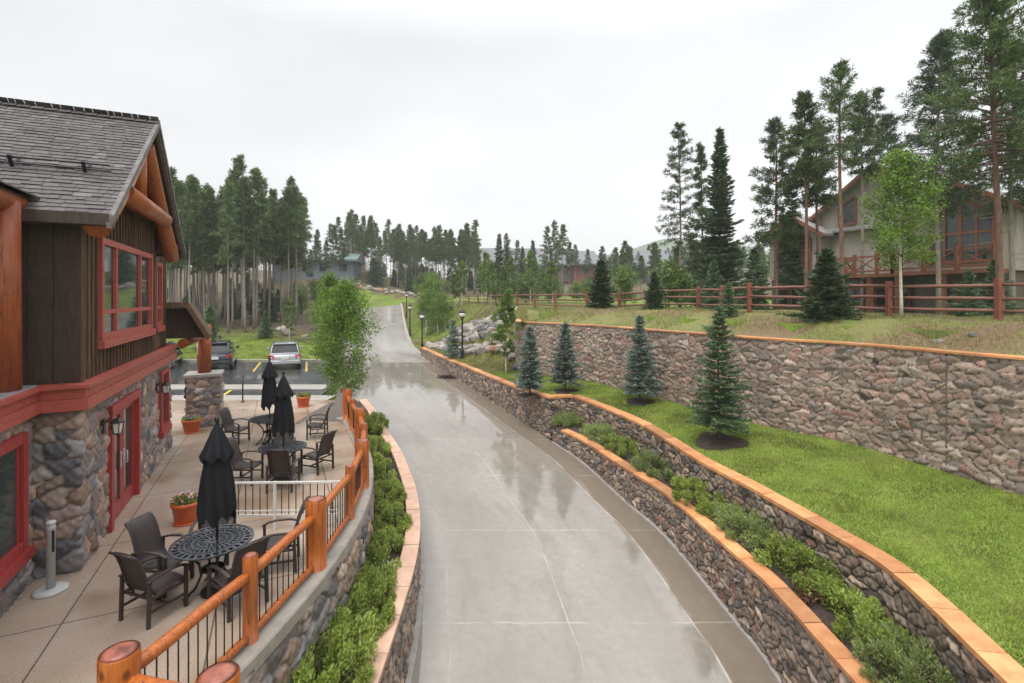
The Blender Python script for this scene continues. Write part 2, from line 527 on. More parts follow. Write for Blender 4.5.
MT['tyre'] = pm('tyre', (.012, .012, .012), (.02, .02, .02), 8, .6)
MT['rim'] = pm('rim', (.4, .4, .42), (.3, .3, .32), 8, .3, metal=.7, bmp=0)
MT['car_dark'] = pm('car_dark', (.030, .042, .060), (.026, .037, .052), 3, .22, bmp=0, coat=1, metal=.3)
MT['car_silver'] = pm('car_silver', (.46, .47, .49), (.42, .43, .45), 3, .25, bmp=0, coat=1, metal=.35)
MT['car_trim'] = pm('car_trim', (.02, .02, .022), (.015, .015, .017), 3, .5, bmp=0)
MT['tail_red'] = pm('tail_red', (.50, .012, .012), (.42, .01, .01), 5, .15, bmp=0, coat=.6)
MT['plate'] = pm('plate', (.65, .66, .64), (.55, .57, .55), 20, .4, bmp=0)
MT['chalet_siding'] = pm('chalet_siding', (.41, .37, .32), (.32, .29, .25), 3, .6, .8, .2, .006, (8, 8, .6), island=.1)
MT['chalet_trim'] = pm('chalet_trim', (.24, .085, .045), (.16, .058, .032), 4, .5, .7, .2, .005, (2, 2, 2))
MT['chalet_roof'] = pm('chalet_roof', (.30, .29, .285), (.20, .195, .19), 6, .6, .8, .4, .01, island=.25)
MT['far_roof'] = pm('far_roof', (.17, .175, .19), (.12, .125, .135), 2, .6, .8, .2, .02, (1, 1, 4))
MT['far_wall'] = pm('far_wall', (.155, .125, .10), (.11, .09, .075), 2, .7, .8, .1, .01)
MT['far_brick'] = pm('far_brick', (.21, .075, .055), (.15, .055, .04), 3, .7, .8, .2, .01)
MT['blue_wall'] = pm('blue_wall', (.16, .20, .25), (.12, .15, .19), 2, .6, .8, .1, .01)
MT['green_roof'] = pm('green_roof', (.16, .22, .21), (.11, .15, .145), 2, .6, .8, .1, .01)
MT['tan_wall'] = pm('tan_wall', (.42, .26, .15), (.34, .21, .12), 2, .6, .8, .1, .01)
MT['petal_mix'] = pm('petal_mix', (.75, .62, .60), (.55, .10, .22), 14, .6, bmp=0, island=.2, lo=.45, hi=.55)
MT['petal_purple'] = pm('petal_purple', (.26, .10, .34), (.45, .25, .5), 14, .6, bmp=0, island=.3)
MT['blossom'] = pm('blossom', (.62, .55, .66), (.5, .45, .6), 14, .6, bmp=0)
for nm, st in (('boulder', ((.27, .25, .23), (.14, .125, .115))), ('boulder_pale', ((.38, .34, .29), (.22, .19, .165))), ('boulder_rust', ((.40, .20, .105), (.24, .13, .08))), ('boulder_dark', ((.13, .125, .13), (.07, .068, .072)))):
    MT[nm] = pm(nm, st[0], st[1], 3.2, .6, .8, .8, .05)
MT['stone_near'] = stone_mat('stone_near', [(0, (.125, .105, .095)), (.2, (.215, .165, .13)), (.36, (.30, .215, .16)), (.5, (.135, .12, .115)), (.64, (.33, .25, .185)), (.76, (.18, .14, .12)), (.88, (.27, .155, .115)), (1, (.38, .31, .24))], (.020, .016, .014), .45, (.55, 1.45))
MT['stone_high'] = stone_mat('stone_high', [(0, (.24, .185, .155)), (.2, (.34, .262, .212)), (.38, (.28, .19, .155)), (.52, (.39, .31, .255)), (.66, (.21, .175, .155)), (.8, (.31, .235, .19)), (.92, (.35, .19, .15)), (1, (.42, .34, .285))], (.055, .044, .037), .6, (.68, 1.3))
MT['stone_lodge'] = stone_mat('stone_lodge', [(0, (.115, .115, .135)), (.18, (.24, .22, .215)), (.34, (.33, .245, .195)), (.48, (.15, .15, .18)), (.6, (.38, .235, .155)), (.74, (.29, .28, .285)), (.86, (.31, .165, .125)), (1, (.42, .34, .28))], (.14, .12, .105), .5, (.6, 1.3))
MT['pine_needles'] = leaf_mat('pine_needles', (.034, .062, .022), (.070, .118, .036), (.125, .185, .055), .28)
MT['forest_needles'] = leaf_mat('forest_needles', (.048, .080, .030), (.095, .145, .050), (.165, .225, .08), .32)
MT['dark_needles'] = leaf_mat('dark_needles', (.028, .054, .026), (.055, .098, .042), (.095, .155, .062), .24)
MT['blue_needles'] = leaf_mat('blue_needles', (.085, .128, .098), (.165, .222, .180), (.27, .345, .29), .15, objvar=.12)
MT['green_spruce'] = leaf_mat('green_spruce', (.050, .095, .042), (.105, .175, .080), (.18, .265, .13), .2, objvar=.1)
MT['pale_needles'] = leaf_mat('pale_needles', (.06, .105, .055), (.11, .175, .088), (.17, .25, .13), .25, objvar=.1)
MT['aspen_leaves'] = leaf_mat('aspen_leaves', (.070, .135, .020), (.14, .235, .034), (.22, .33, .06), .45, objvar=.12)
MT['aspen_dull'] = leaf_mat('aspen_dull', (.075, .125, .028), (.135, .205, .05), (.21, .29, .08), .4, objvar=.2)
MT['shrub_leaves'] = leaf_mat('shrub_leaves', (.19, .25, .045), (.32, .41, .085), (.45, .53, .15), .5, objvar=.18)
MT['sage_leaves'] = leaf_mat('sage_leaves', (.17, .225, .07), (.29, .36, .12), (.40, .46, .19), .48, objvar=.15)
MT['rust_leaves'] = leaf_mat('rust_leaves', (.10, .045, .03), (.16, .075, .045), (.20, .12, .06), .3)
MT['grass_blades'] = leaf_mat('grass_blades', (.13, .175, .030), (.20, .265, .042), (.30, .345, .085), .4, objvar=0, vscale=.8, vamp=.42, patch=((.27, .25, .085), .75))
MT['wild_grass'] = leaf_mat('wild_grass', (.13, .15, .04), (.22, .225, .07), (.34, .31, .13), .35, objvar=0)

def mat_glass(name, tint=(.016, .022, .020), rough=.03):
    m, nt, b, tc = base_mat(name)
    nt.links.new(ramp(nt, noise(nt, tc.outputs['Object'], 1.1, 2), [(.35, tint), (.62, tuple(x * 3 for x in tint))]), b.inputs['Base Color'])
    b.inputs['Roughness'].default_value = rough
    b.inputs['Specular IOR Level'].default_value = .5
    return m
MT['window_glass'] = mat_glass('window_glass')
MT['car_glass'] = mat_glass('car_glass', (.008, .009, .010))

def mat_shingle():
    m, nt, b, tc = base_mat('shingle')
    g = nt.nodes.new('ShaderNodeNewGeometry')
    col = ramp(nt, g.outputs['Random Per Island'], [(0, (.058, .049, .049)), (.3, (.083, .072, .072)), (.6, (.103, .09, .09)), (.85, (.072, .06, .06)), (1, (.135, .12, .118))])
    f = noise(nt, tc.outputs['Object'], 45, 4, .7)
    col = new(nt, 'ShaderNodeVectorMath', {0: col, 'Scale': mrange(nt, f, .3, .7, .75, 1.25)}, operation='SCALE').outputs[0]
    nt.links.new(col, b.inputs['Base Color']); b.inputs['Roughness'].default_value = .7
    bump(nt, b, f, .3, .005)
    return m
MT['shingle'] = mat_shingle()

def mat_road():
    m, nt, b, tc = base_mat('wet_concrete')
    uv = tc.outputs['UV']
    sp = nt.nodes.new('ShaderNodeSeparateXYZ'); nt.links.new(uv, sp.inputs[0])
    u, v = sp.outputs[0], sp.outputs[1]          # metres from the right kerb, metres along the road
    big = noise(nt, mapping(nt, uv, (.5, .18, 1)), 1.0, 5, .6)
    fine = noise(nt, uv, 5, 6, .65)
    col = ramp(nt, big, [(.3, (.19, .168, .142)), (.7, (.285, .258, .226))])
    col = mixc(nt, mrange(nt, fine, .35, .75, 0, .45), col, (.15, .13, .108))
    stn = noise(nt, mapping(nt, uv, (.75, .22, 1), loc=(2, 7, 0)), 1.3, 6, .68)
    col = mixc(nt, mrange(nt, stn, .52, .66, 0, .45), col, (.135, .115, .092))
    # the apron slab beside the right wall is tinted browner
    ap = math_(nt, 'LESS_THAN', u, .86)
    col = mixc(nt, math_(nt, 'MULTIPLY', ap, .6), col, (.15, .112, .075))
    # pale lime streaks along the joints
    def line(coord, at, w):
        d = math_(nt, 'ABSOLUTE', math_(nt, 'SUBTRACT', coord, at))
        return mrange(nt, d, 0, w, 1, 0)
    crack = noise(nt, mapping(nt, uv, (.8, .8, 1)), 3.0, 4, .6)
    wob = math_(nt, 'ADD', u, mrange(nt, crack, 0, 1, -.012, .012))
    ln = math_(nt, 'MAXIMUM', line(wob, .88, .030), math_(nt, 'MAXIMUM', math_(nt, 'MULTIPLY', line(wob, 3.25, .022), .75), math_(nt, 'MULTIPLY', line(wob, 5.55, .02), .3)))
    fr = math_(nt, 'ABSOLUTE', math_(nt, 'SUBTRACT', math_(nt, 'FRACT', math_(nt, 'DIVIDE', math_(nt, 'ADD', v, mrange(nt, crack, 0, 1, -.05, .05)), 3.4)), .5))
    ln = math_(nt, 'MAXIMUM', ln, mrange(nt, fr, 0, .0075, .8, 0))
    ln = math_(nt, 'MULTIPLY', ln, mrange(nt, noise(nt, uv, 1.1, 4), .42, .62, .05, .85))
    col = mixc(nt, math_(nt, 'MULTIPLY', ln, .62), col, (.58, .55, .50))
    so = nt.nodes.new('ShaderNodeSeparateXYZ'); nt.links.new(tc.outputs['Object'], so.inputs[0])
    dry = mrange(nt, so.outputs[1], 36.9, 37.3, 0, 1)          # the upper road was poured later from a paler mix
    col = mixc(nt, dry, col, mixc(nt, big, (.26, .238, .21), (.35, .328, .30)))
    nt.links.new(col, b.inputs['Base Color'])
    wet = noise(nt, mapping(nt, uv, (.55, .16, 1)), 1.6, 5, .62)
    nt.links.new(math_(nt, 'ADD', mrange(nt, wet, .40, .64, .012, .13), math_(nt, 'MULTIPLY', dry, .12)), b.inputs['Roughness'])
    b.inputs['Specular IOR Level'].default_value = .9
    h = math_(nt, 'ADD', noise(nt, mapping(nt, uv, (1, .35, 1)), 3, 3), math_(nt, 'MULTIPLY', noise(nt, mapping(nt, uv, (.8, 3.0, 1)), 4, 4), .35))
    bump(nt, b, h, .075, .02)
    return m
MT['wet_concrete'] = mat_road()

def mat_patio():
    m, nt, b, tc = base_mat('patio_concrete')
    uv = tc.outputs['UV']
    sp = nt.nodes.new('ShaderNodeSeparateXYZ'); nt.links.new(uv, sp.inputs[0])
    big = noise(nt, uv, .55, 5, .6)
    grit = noise(nt, uv, 60, 3, .7)
    col = ramp(nt, big, [(.32, (.33, .245, .18)), (.5, (.41, .32, .25)), (.68, (.45, .365, .30))])
    col = mixc(nt, mrange(nt, grit, .42, .62, 0, .55), col, (.17, .115, .078))
    stain = noise(nt, mapping(nt, uv, (1, 1, 1), loc=(3.7, 1.2, 0)), .42, 3, .5)
    col = mixc(nt, mrange(nt, stain, .54, .66, 0, .75), col, (.18, .11, .055))
    def joint(c, per, off):
        f = math_(nt, 'FRACT', math_(nt, 'DIVIDE', math_(nt, 'ADD', c, off), per))
        d = math_(nt, 'MULTIPLY', math_(nt, 'ABSOLUTE', math_(nt, 'SUBTRACT', f, .5)), per)
        return mrange(nt, d, .006, .016, 1, 0)
    j = math_(nt, 'MAXIMUM', joint(sp.outputs[0], 2.3, .35), joint(sp.outputs[1], 1.75, .62))
    col = mixc(nt, math_(nt, 'MULTIPLY', j, .85), col, (.07, .052, .040))
    nt.links.new(col, b.inputs['Base Color'])
    wet = noise(nt, mapping(nt, uv, (1, 1, 1), loc=(9, 4, 0)), .38, 4, .55)
    nt.links.new(mrange(nt, wet, .42, .58, .5, .07), b.inputs['Roughness'])
    bump(nt, b, math_(nt, 'SUBTRACT', math_(nt, 'MULTIPLY', grit, .12), j), .35, .01)
    return m
MT['patio_concrete'] = mat_patio()

def mat_ground(name, stops, scale, dirt, dlo, dhi, fine_amt=.5):
    """turf with worn patches"""
    m, nt, b, tc = base_mat(name)
    o = tc.outputs['Object']
    f = noise(nt, o, scale, 6, .65)
    col = ramp(nt, f, stops)
    p = noise(nt, o, scale * .35, 5, .6)
    col = mixc(nt, mrange(nt, p, dlo, dhi, 0, 1), col, dirt)
    fine = noise(nt, o, 22, 5, .7)
    col = new(nt, 'ShaderNodeVectorMath', {0: col, 'Scale': mrange(nt, fine, .3, .7, 1 - fine_amt, 1 + fine_amt)}, operation='SCALE').outputs[0]
    nt.links.new(col, b.inputs['Base Color'])
    b.inputs['Roughness'].default_value = .85
    b.inputs['Specular IOR Level'].default_value = .2
    bump(nt, b, noise(nt, o, 30, 5, .75), .8, .04)
    return m
MT['lawn'] = mat_ground('lawn', [(.3, (.11, .16, .026)), (.5, (.17, .24, .035)), (.7, (.23, .28, .06))], .9, (.17, .145, .07), .60, .74, .35)
MT['bank'] = mat_ground('bank', [(.3, (.10, .115, .03)), (.5, (.17, .17, .055)), (.7, (.12, .16, .03))], .7, (.145, .10, .062), .50, .62)
MT['terrace'] = mat_ground('terrace', [(.3, (.12, .145, .035)), (.5, (.19, .185, .07)), (.7, (.12, .17, .032))], .8, (.185, .125, .075), .46, .58, .5)

def mat_wild():
    m, nt, b, tc = base_mat('wild_ground')
    at = new(nt, 'ShaderNodeAttribute', attribute_name='st')
    sp = nt.nodes.new('ShaderNodeSeparateColor'); nt.links.new(at.outputs['Color'], sp.inputs[0])
    o = tc.outputs['Object']
    f = noise(nt, o, .8, 6, .65)
    turf = ramp(nt, f, [(.3, (.085, .13, .018)), (.5, (.135, .20, .025)), (.72, (.19, .22, .05))])
    duff = ramp(nt, f, [(.3, (.085, .060, .042)), (.5, (.125, .092, .062)), (.62, (.075, .085, .032)), (.75, (.13, .10, .065))])
    k = math_(nt, 'ADD', sp.outputs[0], mrange(nt, noise(nt, o, .25, 4), .3, .7, -.35, .35))
    col = mixc(nt, mrange(nt, k, .35, .65, 0, 1), turf, duff)
    fine = noise(nt, o, 12, 5, .7)
    col = new(nt, 'ShaderNodeVectorMath', {0: col, 'Scale': mrange(nt, fine, .3, .7, .6, 1.4)}, operation='SCALE').outputs[0]
    nt.links.new(col, b.inputs['Base Color']); b.inputs['Roughness'].default_value = .9
    b.inputs['Specular IOR Level'].default_value = .2
    bump(nt, b, noise(nt, o, 14, 5, .75), .8, .06)
    return m
MT['wild_ground'] = mat_wild()

# ------------------------------------------------------------------ site curves (metres; the camera stands at x=0, y=0, patio at z=0)
def interp(tab):
    a = np.array(tab, float)
    return lambda y: np.interp(y, a[:, 0], a[:, 1])
_zr = interp([(-6, -3.9), (0, -3.55), (5, -3.08), (9, -2.66), (12, -2.32), (16, -1.9), (20, -1.42), (24.3, -1.04), (28, -.86), (33, -.67), (38, -.53), (42, -.38), (47, .15), (60, 1.57), (85, 3.42), (90, 3.6), (100, 5.0)])
def zr(y): return (_zr(y - 1.5) + 2 * _zr(y) + _zr(y + 1.5)) / 4
RIGHT = [(4.9, -6), (4.9, 4), (4.83, 8.95), (4.66, 10.3), (4.13, 13.3), (3.45, 15.2), (2.56, 17.8), (1.70, 19.5), (.44, 22.1), (-.9, 25.0), (-2.6, 29), (-4.45, 33.3), (-7.46, 41), (-9.8, 47.3), (-13.1, 60), (-16.6, 75), (-19.2, 86), (-19.5, 90)]
LEFT = [(-1.9, -6), (-1.88, 4), (-1.93, 8.5), (-2.03, 10.4), (-2.26, 12), (-2.66, 13.7), (-3.15, 15.3), (-4.0, 17.6), (-4.95, 19.4), (-6.5, 22.3), (-8.6, 26.3), (-11.6, 33.5), (-14.4, 41), (-16.8, 48), (-19.8, 60), (-24, 75), (-28.5, 86), (-33, 90)]
rightP = catmull(RIGHT, .25); leftP = catmull(LEFT, .25)
xR = interp([(p[1], p[0]) for p in rightP]); xL = interp([(p[1], p[0]) for p in leftP])
W2 = catmull([(5.35, 2.0), (5.55, 4.0), (5.7, 5.5), (6.15, 7.9), (6.02, 9.2), (5.55, 11.4), (5.0, 13.2), (4.25, 16.4), (3.35, 18.8), (2.55, 20.6)], .1)
z2 = interp([(2, -.36), (5.5, -.33), (8, -.31), (11, -.26), (13, -.2), (16.4, 0), (20.5, .1), (28, .15), (41, .15), (46, .2)])
W2far = catmull([(1.55, 20.35), (.44, 22.1), (-.9, 25.0), (-2.6, 29), (-4.45, 33.3), (-7.4, 40.8)], .1)
xW2 = interp(sorted([(p[1], p[0]) for p in W2] + [(p[1], p[0]) for p in W2far if p[1] > 20.7] + [(47, -9.7), (60, -13), (88, -19.3)]))
W1 = catmull([(4.86, 1.0), (4.86, 5), (4.83, 8.95), (4.66, 10.3), (4.13, 13.3), (3.45, 15.2), (2.56, 17.8), (1.62, 19.65)], .1)
z1 = interp([(1, -1.36), (8, -1.26), (10.3, -1.2), (15, -1.03), (17.7, -.95), (20, -.89)])
W3 = catmull([(12.6, 5.5), (11.6, 8), (10.5, 10.3), (9.4, 13.6), (7.84, 15.6), (5.63, 19.7), (3.43, 23.6), (.4, 26.6)], .1)
xW3 = interp(sorted([(p[1], p[0]) for p in W3]))
crest = interp(sorted([(p[1], p[0] + .35) for p in W3] + [(28.5, .55), (32, .4), (36, -.4), (42, -1.6), (50, -3.6), (58, -5.8), (66, -8.6), (75, -11.5), (88, -15)]))
plateau = interp([(0, 3.4), (30, 3.5), (60, 3.55), (85, 3.9), (100, 5.6), (130, 8.5), (200, 13), (400, 20), (900, 32)])
baseL = interp([(-20, -.1), (33, -.1), (36, .12), (41, .5), (50, 1.3), (64, 2.1), (85, 3.6), (100, 5.6), (130, 8.5), (200, 13), (400, 20), (900, 32)])
BANK = interp([(0, .0), (.1, .06), (.32, .16), (.42, .55), (.52, .72), (.66, 1.55), (.78, 2.1), (1, 3.2)])
def bank_z(x, y):
    r = np.clip((x - xW2(y)) / np.maximum(crest(y) - xW2(y), .5), 0, 1)
    lo = np.where(y < 41.5, z2(y), zr(y) + .12)
    s = (plateau(y) - lo) / 3.2
    return lo + BANK(r) * s * (ss(26.2, 31.5, y) if np.ndim(y) else float(sstep(26.2, 31.5, y)))
def lawn_z(x, y):
    r = np.clip((x - xW2(y)) / np.maximum(xW3(y) - xW2(y), .5), 0, 1)
    zb = np.interp(y, [10, 15, 20, 24], [.10, .2, .27, .3])
    return z2(y) - .02 + r * (zb - z2(y) + .02)
def ss(a, b, x): return sstep(a, b, x)
def ground_z(x, y):
    x = np.asarray(x, float); y = np.asarray(y, float)
    z = zr(y); dl = xL(y) - x; dr = x - xR(y)
    zl = z - .1 + ss(0, 6, dl) * (baseL(y) - z + .1)
    near = ss(24.5, 21.5, y)                       # under the patio, the beds and the lot the ground is kept low
    zl = zl * (1 - near) + (z - .6) * near
    zri = z - .1 + ss(.6, 8, dr) * (plateau(y) - z + .1)
    inner = (x < crest(y) + .9) & (y < 46)
    zri = np.where(inner, z - .6, np.where(y < 46, plateau(y) - .12, zri))
    zz = np.where(dl > 0, zl, np.where(dr > 0, zri, z - .1))
    back = plateau(y) + .04 * np.abs(x + 20) * ss(60, 200, y) * ss(0, 200, np.abs(x))
    k = ss(86, 96, y)
    zz = zz * (1 - k) + back * k
    zz = zz + 5.2 * np.exp(-((x + 38) / 13) ** 2 - ((y - 104) / 17) ** 2)
    return zz + .25 * ss(92, 110, y) * np.sin(x * .21) * np.sin(y * .17)

def strip(name, P, Q, zp, zq, n, mat, kind='structure', uvf=None, zfun=None, parent=None):
    """a sheet lofted between two curves with matching samples"""
    P = np.asarray(P); Q = np.asarray(Q)
    t = np.linspace(0, 1, n + 1)
    X = P[:, None, 0] * (1 - t) + Q[:, None, 0] * t
    Y = P[:, None, 1] * (1 - t) + Q[:, None, 1] * t
    Z = (np.asarray(zp)[:, None] * (1 - t) + np.asarray(zq)[:, None] * t) if zfun is None else zfun(X, Y)
    V = np.stack([X, Y, Z], -1).reshape(-1, 3)
    m = len(P); w = n + 1
    a = (np.arange(m - 1)[:, None] * w + np.arange(n)[None]).ravel()
    F = np.stack([a, a + 1, a + w + 1, a + w], 1)
    uv = uvf(X, Y).reshape(-1, 2) if uvf else None
    o = link_mesh(name, np_mesh(name, V, F, mat, True, uv), parent)
    if kind: o['kind'] = kind
    return o

# ground sheet out to the horizon
def build_ground():
    xs = np.unique(np.r_[np.linspace(-900, -80, 24), np.linspace(-80, 80, 161), np.linspace(80, 900, 24)])
    ys = np.unique(np.r_[np.linspace(-60, -8, 8), np.linspace(-8, 150, 159), np.linspace(150, 1400, 36)])
    X, Y = np.meshgrid(xs, ys)
    Z = ground_z(X, Y)
    V = np.stack([X, Y, Z], -1).reshape(-1, 3)
    w = len(xs)
    a = (np.arange(len(ys) - 1)[:, None] * w + np.arange(w - 1)[None]).ravel()
    F = np.stack([a, a + 1, a + w + 1, a + w], 1)
    dirt = np.where(X < xL(Y) - 2, ss(41, 47, Y) * .9, .3)
    dirt = np.maximum(dirt, ss(84, 96, Y) * .95)
    C = np.stack([dirt, dirt * 0, dirt * 0, dirt * 0 + 1], -1).reshape(-1, 4)
    o = link_mesh('ground', np_mesh('ground', V, F, MT['wild_ground'], True, cols=C))
    o['kind'] = 'structure'
build_ground()

# road
ys = np.r_[np.arange(-5, 45, .25), np.arange(45, 91, .5)]
Pr = np.stack([xR(ys), ys], 1); Pl = np.stack([xL(ys), ys], 1)
vlen = np.r_[0, np.cumsum(np.linalg.norm(np.diff((Pr + Pl) / 2, axis=0), axis=1))]
strip('road', Pr, Pl, zr(ys), zr(ys), 24, MT['wet_concrete'],
      uvf=lambda X, Y: np.stack([np.hypot(X - Pr[:, None, 0], (Y - Pr[:, None, 1])) * .93, np.broadcast_to(vlen[:, None], X.shape)], -1))
# kerb on the right beyond the stone wall and on the left beyond the planter
for P, side in ((np.stack([xR(ys[ys > 41]), ys[ys > 41]], 1), 1),):
    o = sweep(P, zr(P[:, 1]), [(-.02, -.2), (.28, -.2), (.28, .07), (.03, .05), (-.02, .012)], side).build('kerb', MT['concrete'])
    o['kind'] = 'structure'

# lawn between the two stone walls, bank with boulders behind the lamps
yl = np.arange(2.5, 26.75, .25)
lawn = strip('lawn', np.stack([xW2(yl) + .05, yl], 1), np.stack([xW3(yl) + .1, yl], 1), None, None, 18, MT['lawn'], zfun=lawn_z)
yb = np.arange(26.5, 47, .25)
inx = np.where(yb < 41.2, xW2(yb) + .1, xR(yb) + .2)
bank = strip('bank', np.stack([inx, yb], 1), np.stack([crest(yb) + 1.2, yb], 1), None, None, 30, MT['bank'],
             zfun=lambda X, Y: bank_z(X, Y) + np.where(X > crest(Y), -.08, .05 * np.sin(X * 3) * np.sin(Y * 2.1)) * ss(.5, 1.5, X - xW2(Y)))
# terrace between the high wall and the fence
yt = np.arange(5.5, 28.2, .25)
def terr_z(X, Y):
    s = X - (xW3(np.minimum(Y, 26.6)) + .1)
    return 2.86 + ss(0, 3.2, s) * (plateau(Y) + .12 - 2.86) + .05 * np.sin(X * 2.1) * np.sin(Y * 1.7) * ss(.3, 1, s)
terr = strip('terrace', np.stack([xW3(np.minimum(yt, 26.6)) + .1, yt], 1), np.stack([xW3(np.minimum(yt, 26.6)) + 9, yt + 0], 1), None, None, 40, MT['terrace'], zfun=terr_z)

# patio sheet, tree bed, asphalt lot
FU = np.array([-.424, .906]); FN = np.array([.906, .424]); FC = np.array([-6.62, 7.64])   # along the lodge front, out from it, its near corner
RAIL = catmull([(-3.5, 2.2), (-3.41, 4.3), (-3.14, 6.0), (-2.99, 7.63), (-3.03, 9.35), (-3.27, 10.9), (-3.7, 12.5), (-4.26, 14.0), (-4.98, 15.6), (-5.6, 17.0)], .1)
W0 = RAIL + normals(RAIL, 1) * .16
xW0 = interp([(p[1], p[0]) for p in W0])
yp = np.arange(2.3, 20.6, .25)
xe = np.where(yp < 16.9, xW0(yp) - .05, -7.15)
strip('patio', np.stack([xe, yp], 1), np.stack([np.full_like(yp, -15), yp], 1), yp * 0, yp * 0, 8, MT['patio_concrete'],
      uvf=lambda X, Y: np.stack([(X - FC[0]) * FU[0] + (Y - FC[1]) * FU[1], (X - FC[0]) * FN[0] + (Y - FC[1]) * FN[1]], -1))
yq = np.arange(20.4, 33.4, .4)
def lot_edge(y): return np.interp(y, [20, 24, 26, 30, 33.5], [-8.1, -8.6, -9.2, -10.6, -12.0])
strip('sidewalk', np.stack([np.full(4, -7.6), np.linspace(20.5, 21.6, 4)], 1), np.stack([np.full(4, -16.), np.linspace(20.5, 21.6, 4)], 1), np.full(4, -.004), np.full(4, -.004), 4, MT['sidewalk'])
strip('parking_lot', np.stack([lot_edge(yq), yq], 1), np.stack([np.full_like(yq, -42), yq], 1), yq * 0 - .03 , yq * 0 - .03, 20, MT['asphalt'])
mb = MB()
mb.box((-27, 23.6, -.005), (36.6, 1.25, .03))
o = mb.build('sidewalk_island', MT['sidewalk']); o.name = 'sidewalk'; o['kind'] = 'structure'
mb = MB()
for x in (-28.5, -25.4, -22.45, -19.0, -15.95, -12.9):
    mb.box((x + .2, 30.9, -.022), (.11, 4.6, .008), ((.927, .375, 0), (-.375, .927, 0), (0, 0, 1)))
for x in (-15.4, -12.6, -10.2):
    mb.add([(x, 21.7, -.021), (x + .14, 21.7, -.021), (x - .20, 22.9, -.021), (x - .34, 22.9, -.021)], [(0, 1, 2, 3)])
o = mb.build('parking_lines', MT['yellow_paint']); o['kind'] = 'structure'
P = np.stack([np.linspace(-42, -12.1, 30), np.full(30, 33.4)], 1)
o = sweep(P, P[:, 0] * 0 - .03, [(0, -.1), (.16, -.1), (.16, .14), (0, .12)], -1).build('kerb', MT['concrete']); o['kind'] = 'structure'
# gravel bed with the young tree at the end of the railing, sloping down to the road
yg = np.arange(16.6, 25.2, .3)
strip('gravel_bed', np.stack([np.minimum(xL(yg) - .1, xL(yg)), yg], 1), np.stack([np.full_like(yg, -7.2) - np.clip(yg - 20.5, 0, 9) * .35, yg], 1), zr(yg) + .25, yg * 0 + .06, 10, MT['gravel'])
# ------------------------------------------------------------------ stone retaining walls
def wall_thing(name, label, loc):
    return thing(name, label, 'stone wall', loc)
CAPP = [(-.30, 0), (.05, 0), (.05, .075), (-.30, .085)]

def zrw(x, y): return float(zr(y)) - .12
w = wall_thing('retaining_wall', 'long curved rubble stone wall with orange coping along the right edge of the wet road', (1.55, 20.35, 0))
jog = np.array([[1.55, 20.35], [1.85, 20.55], [2.55, 20.62]])
W2p = resample_sharp(np.vstack([W2far[::-1], jog[1:-1], W2[::-1]]), .1)
place_world(link_mesh('stone_face', stone_mesh(W2p, 1, lambda x, y: float(zr(y)) - .1 if y > 19.5 else float(z1(y)) - .3, lambda x, y: float(z2(y)) - .0, .022, .022, .27, .19, .046, .13, 3, MT['stone_near'])), w)
place_world(cap_stones(W2p, np.array([z2(p[1]) for p in W2p]) - .004, CAPP, 1, 1.0, seed=4).build('coping', MT['sandstone']), w)
for run in (W2far[::-1], W2[::-1][12:]):
    rn = resample(run, .5)
    place_world(sweep(rn, np.array([z2(p[1]) for p in rn]), [(-.04, -1.6), (-.28, -1.6), (-.28, -.01), (-.04, -.01)], 1).build('wall_core', MT['boulder_dark']), w)

w = wall_thing('planter_wall', 'low rubble stone wall with orange coping between wet road and shrub bed', (3.5, 15, 0))
W1p = np.vstack([W1, [[1.72, 19.9], [1.9, 20.3]]])[::-1]
place_world(link_mesh('stone_face', stone_mesh(W1p, 1, zrw, lambda x, y: float(z1(y)), .02, .02, .22, .16, .046, .13, 8, MT['stone_near'], sharp=True)), w)
place_world(cap_stones(W1p[8:], np.array([z1(p[1]) for p in W1p[8:]]) - .004, [(-.27, 0), (.05, 0), (.05, .07), (-.27, .08)], 1, .95, seed=9).build('coping', MT['sandstone']), w)
foot = sweep(resample(W1p, .4), np.array([zr(p[1]) for p in resample(W1p, .4)]), [(-.05, -.1), (.11, -.1), (.10, .035), (-.05, .05)], 1).build('footing', MT['pillar_cap'])
place_world(foot, w)

w = wall_thing('high_retaining_wall', 'tall reddish random stone wall holding the terrace behind the lawn', (7.84, 15.6, 0))
W3p = resample_sharp(np.vstack([[[.05, 32.0], [.15, 29.5], [.22, 27.6]], W3[::-1]]), .1)
place_world(link_mesh('stone_face', stone_mesh(W3p, 1, lambda x, y: -.1, lambda x, y: 2.9, .03, .03, .29, .175, .038, .08, 21, MT['stone_high'], rough=.006)), w)
place_world(cap_stones(W3p, 2.893, [(-.34, 0), (.06, 0), (.06, .05), (-.34, .055)], 1, 1.5, seed=14).build('coping', MT['sandstone']), w)
jt = MB()
for ratio in (.874,):
    k = int(np.argmin(np.abs(W3p[:, 0] / W3p[:, 1] - ratio)))
    p = W3p[k]; nrm = normals(W3p, 1)[k]
    jt.box((p[0] + nrm[0] * .012, p[1] + nrm[1] * .012, 1.4), (.022, .06, 2.96), ((-nrm[1], nrm[0], 0), (nrm[0], nrm[1], 0), (0, 0, 1)))
place_world(jt.build('control_joint', MT['gravel']), w)

# soil between the low wall and the road wall
ysl = np.arange(2.2, 20.0, .3)
xW1 = interp(sorted([(p[1], p[0]) for p in W1]))
o = strip('planter_soil', np.stack([xW1(ysl) + .1, ysl], 1), np.stack([xW2(ysl) + .02, ysl], 1), z1(ysl) - .06, z1(ysl) + .02, 4, MT['soil'])

